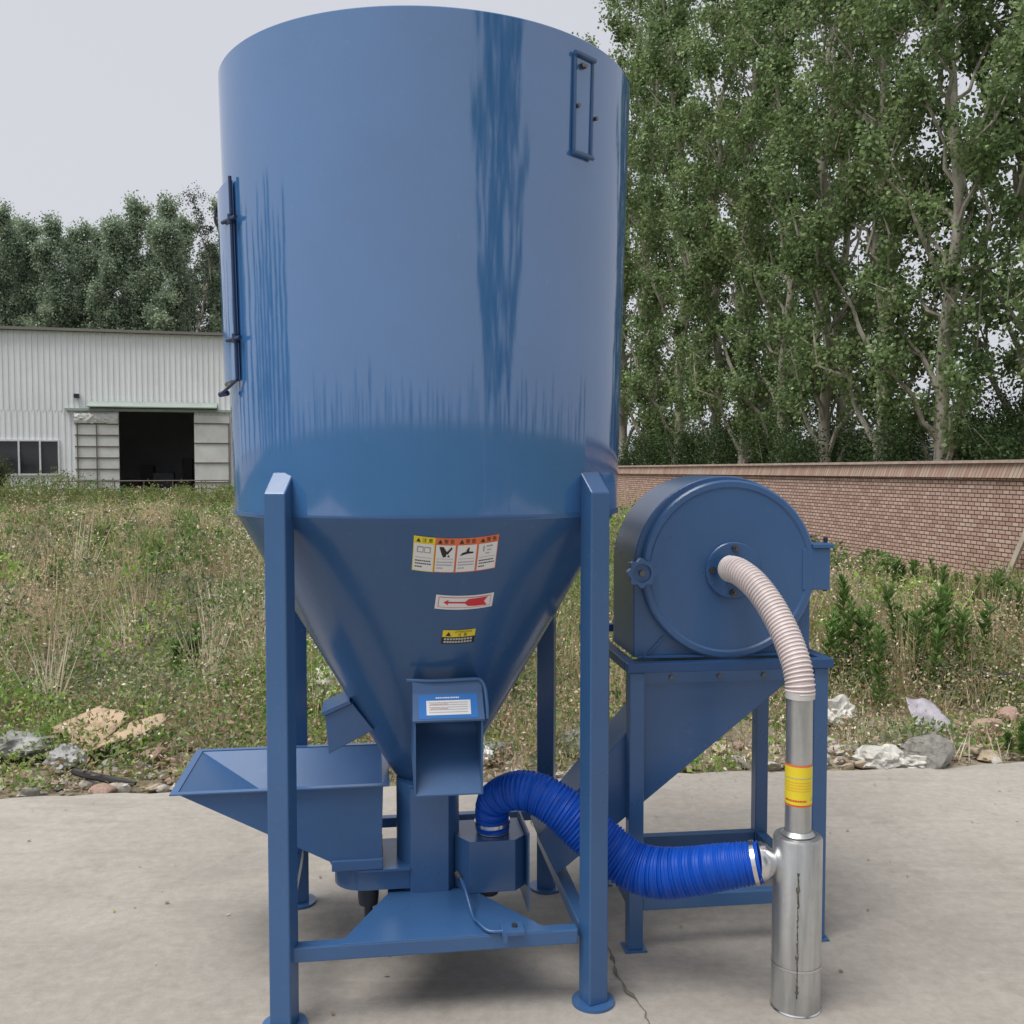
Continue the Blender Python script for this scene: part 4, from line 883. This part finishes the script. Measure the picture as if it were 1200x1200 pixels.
# housing: arch extruded along the shaft
HR, CZ, v0, v1 = .298, 1.222, -.195, .10; n = 40
arch = [(-HR, v0, .934), (HR, v0, .934)] + [(HR*math.cos(math.pi*k/n), v0, CZ + HR*math.sin(math.pi*k/n)) for k in range(n+1)]
b = MB(); b.prism(arch, (0, v1-v0, 0)); hs_ = b.build('housing', PAINT, mill, smooth=35, bevel=.004)
def ydisc(prof, c, n=64, mb=None):      # lathe about the local y axis; prof (r, y)
    mb = mb or MB(); vs = []; m = len(prof)
    for i in range(n):
        a = 2*math.pi*i/n
        for (r, y) in prof: vs.append((c[0]+r*math.cos(a), c[1]+y, c[2]+r*math.sin(a)))
    mb.add(vs, [(i*m+k, ((i+1) % n)*m+k, ((i+1) % n)*m+k+1, i*m+k+1) for i in range(n) for k in range(m-1)]); return mb
c0 = (.012, v0, CZ-.004)
dd = ydisc([(.0,-.026),(.262,-.026),(.268,-.031),(.284,-.031),(.290,-.026),(.290,0)], c0).build('door_disc', PAINT, mill, smooth=30)
ydisc([(.0,-.038),(.089,-.038),(.092,-.035),(.092,-.026)], (.022, v0, CZ-.006), 40).build('inlet_flange', PAINT, dd, smooth=30)
b = MB()
for k in range(4):
    a = R(88+90*k); x, z = .022+.072*math.cos(a), CZ-.006+.072*math.sin(a); b.tube([(x, v0-.038, z), (x, v0-.050, z)], .011, 6); b.tube([(x, v0-.050, z), (x, v0-.060, z)], .005, 8)
b.build('bolt', STEEL_BOLT, dd)
ydisc([(.037,-.025),(.037,-.085),(.033,-.085),(.033,-.03)], (.022, v0, CZ-.006), 28).build('inlet_pipe', PAINT, dd, smooth=30)
# hand knob and hinge block
kn = MB(); n = 64; prof = []
kc = (-.288, v0-.052, CZ-.008); vs = []
for y_ in (-.014, .014):
    for k in range(n):
        a = 2*math.pi*k/n; r = .043 + .005*math.cos(8*a); vs.append((kc[0]+r*math.cos(a), kc[1]+y_, kc[2]+r*math.sin(a)))
    for k in range(n):
        a = 2*math.pi*k/n; vs.append((kc[0]+.030*math.cos(a), kc[1]+y_, kc[2]+.030*math.sin(a)))
F = []
for k in range(n):
    j = (k+1) % n; F += [(k, j, n+j, n+k), (2*n+k, 2*n+j, 3*n+j, 3*n+k), (k, j, 2*n+j, 2*n+k), (n+k, n+j, 3*n+j, 3*n+k)]
kn.add(vs, F); ydisc([(0,-.004),(.0305,-.004),(.0305,.012)], kc, 32, kn); kb = kn.build('hand_knob', PAINT, dd, smooth=35)
b = MB(); b.tube([(kc[0], kc[1]-.018, kc[2]), (kc[0], kc[1]+.07, kc[2])], .009, 8); b.build('bolt', STEEL_BOLT, kb)
b = MB(); b.box(-.315, -.262, v0-.035, v0+.02, CZ-.035, CZ+.02); b.build('knob_bracket', PAINT, dd, bevel=.003)
b = MB(); b.box(.258, .352, v0-.03, v0-.005, CZ-.075, CZ+.062); b.box(.290, .362, v0-.037, v0+.04, CZ+.062, CZ+.077); b.build('hinge_block', PAINT, dd, bevel=.003)
b = MB(); b.box(.297, .35, v0-.0, v0+.035, CZ-.068, CZ+.055); b.tube([(.357, v0+.02, CZ-.085), (.357, v0+.02, CZ+.095)], .008, 8); b.build('hinge_pin', DARKFRAME, dd, bevel=.002)
b = MB(); b.tube([(-.25, v0-.004, .945), (-.20, v0-.004, 1.0)], .004, 6); b.tube([(-.27, v0-.03, .935), (-.27, v0-.03, .955)], .004, 6); b.tube([(-.29,v0-.02,.937),(.29,v0-.02,.937)], .005, 6); b.build('weld_seam', PAINT, hs_)
# drive motor behind the housing
mo = MB(); ydisc([(0,.0),(.12,.0),(.125,.02),(.125,.30),(.10,.33),(0,.33)], (0, .13, 1.09), 36, mo)
for k in range(20):
    a = 2*math.pi*k/20; mo.beam((.128*math.cos(a), .16, 1.09+.128*math.sin(a)), (.128*math.cos(a), .41, 1.09+.128*math.sin(a)), .006, .016, (math.cos(a), 0, math.sin(a)))
mo.box(-.12, .12, .15, .43, .934, .975); mo.box(-.05, .05, .2, .32, 1.2, 1.27); mo.build('drive_motor', PAINT, mill, smooth=30)
# outlet hopper and chute: one folded sheet body
pl = [(-.282, 0, .895), (.293, 0, .895), (.282, 0, .872), (.20, 0, .832), (-.552, 0, .238), (-.612, 0, .365), (-.282, 0, .745)]
b = MB(); b.prism([(x, -.215, z) for x, _, z in pl], (0, .19, 0)); du = b.build('outlet_chute', PAINT, mill, bevel=.003)
b = MB(); b.box(-.278, .289, -.222, -.216, .853, .9); b.build('chute_flange', PAINT, du)
b = MB()
for xx in (-.18, -.02, .13): b.tube([(xx, -.222, .872), (xx, -.229, .872)], .008, 6)
b.build('bolt', STEEL_BOLT, du)

# ------------------------------------------------------------------ hoses and dust pipe
HP = [(-.062,3.07,.405),(-.062,3.06,.476),(-.042,3.04,.515),(.019,3.0,.548),(.084,2.975,.543),(.155,2.95,.505),(.232,2.93,.445),(.309,2.91,.385),(.371,2.89,.351),(.443,2.86,.346),(.526,2.83,.364),(.617,2.79,.395),(.715,2.765,.418)]
pa = even(spline(HP, 400), .0019); k = len(pa)
def hose_r(u): return .052 + .020*min(1, max(0, (u-.10)/.32)) - .014*min(1, max(0, (u-.72)/.28))
rr = []
for i in range(k):
    u = i/(k-1); ph = (i % 6)/6; rr.append(hose_r(u)*(1 + (.035 if (ph < .5) else -.03)*(1+.3*math.sin(i*.71))))
b = MB(); b.tube(pa, rr, 36); bh = tag(b.build('blue_hose', HOSE_BLUE, smooth=70, fix=False), 'bright blue ribbed flexible hose curving from the mixer to the metal pipe', 'hose')
def ring(center, nrm, r, wd, name, mat, parent): c_ = Vector(center); nn = Vector(nrm).normalized(); b = MB(); b.tube([c_-nn*wd/2, c_+nn*wd/2], r, 32); return b.build(name, mat, parent, smooth=40)
e0, e1 = pa[-1], pa[-12]; ring(pa[-10], pa[-8]-pa[-12], .0625, .012, 'hose_clamp', SIL, bh); ring(pa[12], pa[14]-pa[10], .0565, .011, 'hose_clamp', SIL, bh)
dp = empty('dust_pipe', (.817, 2.76, 0), 0, 'upright galvanised metal dust pipe with a yellow label standing on the concrete', 'pipe')
PR = .0690
b = MB(); b.lathe([(PR,.0),(PR,.492),(PR-.004,.499),(.03,.503)], 56); can = b.build('canister', GALV, dp, smooth=40)
b = MB(); b.lathe([(PR+.0015,.128),(PR+.0022,.131),(PR+.0015,.134)], 56); b.lathe([(PR+.0005,0),(PR+.003,.002),(PR+.0005,.006)], 56)
b.build('seam_band', SIL, can, smooth=40)
b = MB(); rd2 = random.Random(4); ws = []
for i in range(60):
    z = .415 - .36*i/59; a = R(-14)+rd2.gauss(0, .012); ws.append((PR*math.sin(a), -(PR+.0005)*math.cos(a), z))
b.tube(ws, [abs(rd2.gauss(.0013, .0008))+.0006 + (.0045 if i in (8, 39, 56) else 0) + (.003 if i in (0, 7, 9, 40) else 0) for i in range(60)], 6); b.build('weld_bead', WELD, can)
b = MB(); b.lathe([(.037,.50),(.037,.93),(.033,.93),(.033,.52)], 40); b.lathe([(.037,.503),(.048,.504),(.038,.515)], 40); up = b.build('riser', GALV, dp, smooth=40)
def on_riser(s_, t_, lay): r = .0375 + .0006*lay; a = s_/.0375; return (r*math.sin(a), -r*math.cos(a), .65+t_)
st = Sticker(on_riser); st.rect(-.085, .085, -.060, .060, ORANGE, 0, 32); st.rect(-.085, .085, -.054, .054, YELLOW, 1, 32); lines(st, -.05, .045, (.022,), GREY, 2, .002); lines(st, -.05, .03, (.010, .002, -.006, -.014), ORANGE, 2, .0012); lines(st, -.052, .012, (-.042,), RED, 2, .005); lines(st, .03, .05, (-.036, -.042), GREY, 2, .003)
st.rect(-.085, .085, -.0555, -.0545, RED, 2, 32)
st.build('yellow_label', up, 'yellow label with orange edges and faint lines')
tip = Vector((.715-.817, .005, .418)); b = MB(); b.tube([tip+Vector((-.012,0,0)), tip+Vector((.004,0,.0)), tip+Vector((.022,0,.002)), tip+Vector((.05,0,.003))], [.056, .056, .045, .02], 32); b.build('side_inlet', SIL, dp, smooth=40)
WP = [(.690,3.095,1.228),(.705,3.03,1.224),(.735,2.965,1.195),(.768,2.905,1.14),(.795,2.845,1.07),(.812,2.79,.995),(.818,2.765,.94),(.818,2.76,.905)]
pw = even(spline(WP, 400), .0016); kw = len(pw); b = MB(); b.tube(pw, .0395, 32); wh = tag(b.build('white_hose', HOSE_PINK, smooth=70, fix=False), 'pale ribbed plastic hose from the mill centre down to the metal pipe', 'hose')
b = MB(); hp = []; pitch = 7.2
T0 = None; Nn = Vector((0,0,1))
for i in range(kw):
    t_ = (pw[min(i+1,kw-1)]-pw[max(i-1,0)]).normalized(); Nn = (Nn - t_*Nn.dot(t_)).normalized(); Bb = t_.cross(Nn)
    for s_ in range(4):
        a = 2*math.pi*(i+s_/4)/pitch; hp.append(pw[i] + t_*.0016*s_/4 + (Nn*math.cos(a)+Bb*math.sin(a))*.0398)
b.tube(hp, .0032, 6); b.build('spiral_rib', HOSE_RIB, wh, smooth=70, fix=False)
ring((.818,2.76,.905), (0,0,1), .0415, .02, 'hose_cuff', plain('clear_tape', (.5,.48,.46), .3), wh)

scene.render.engine = 'CYCLES'
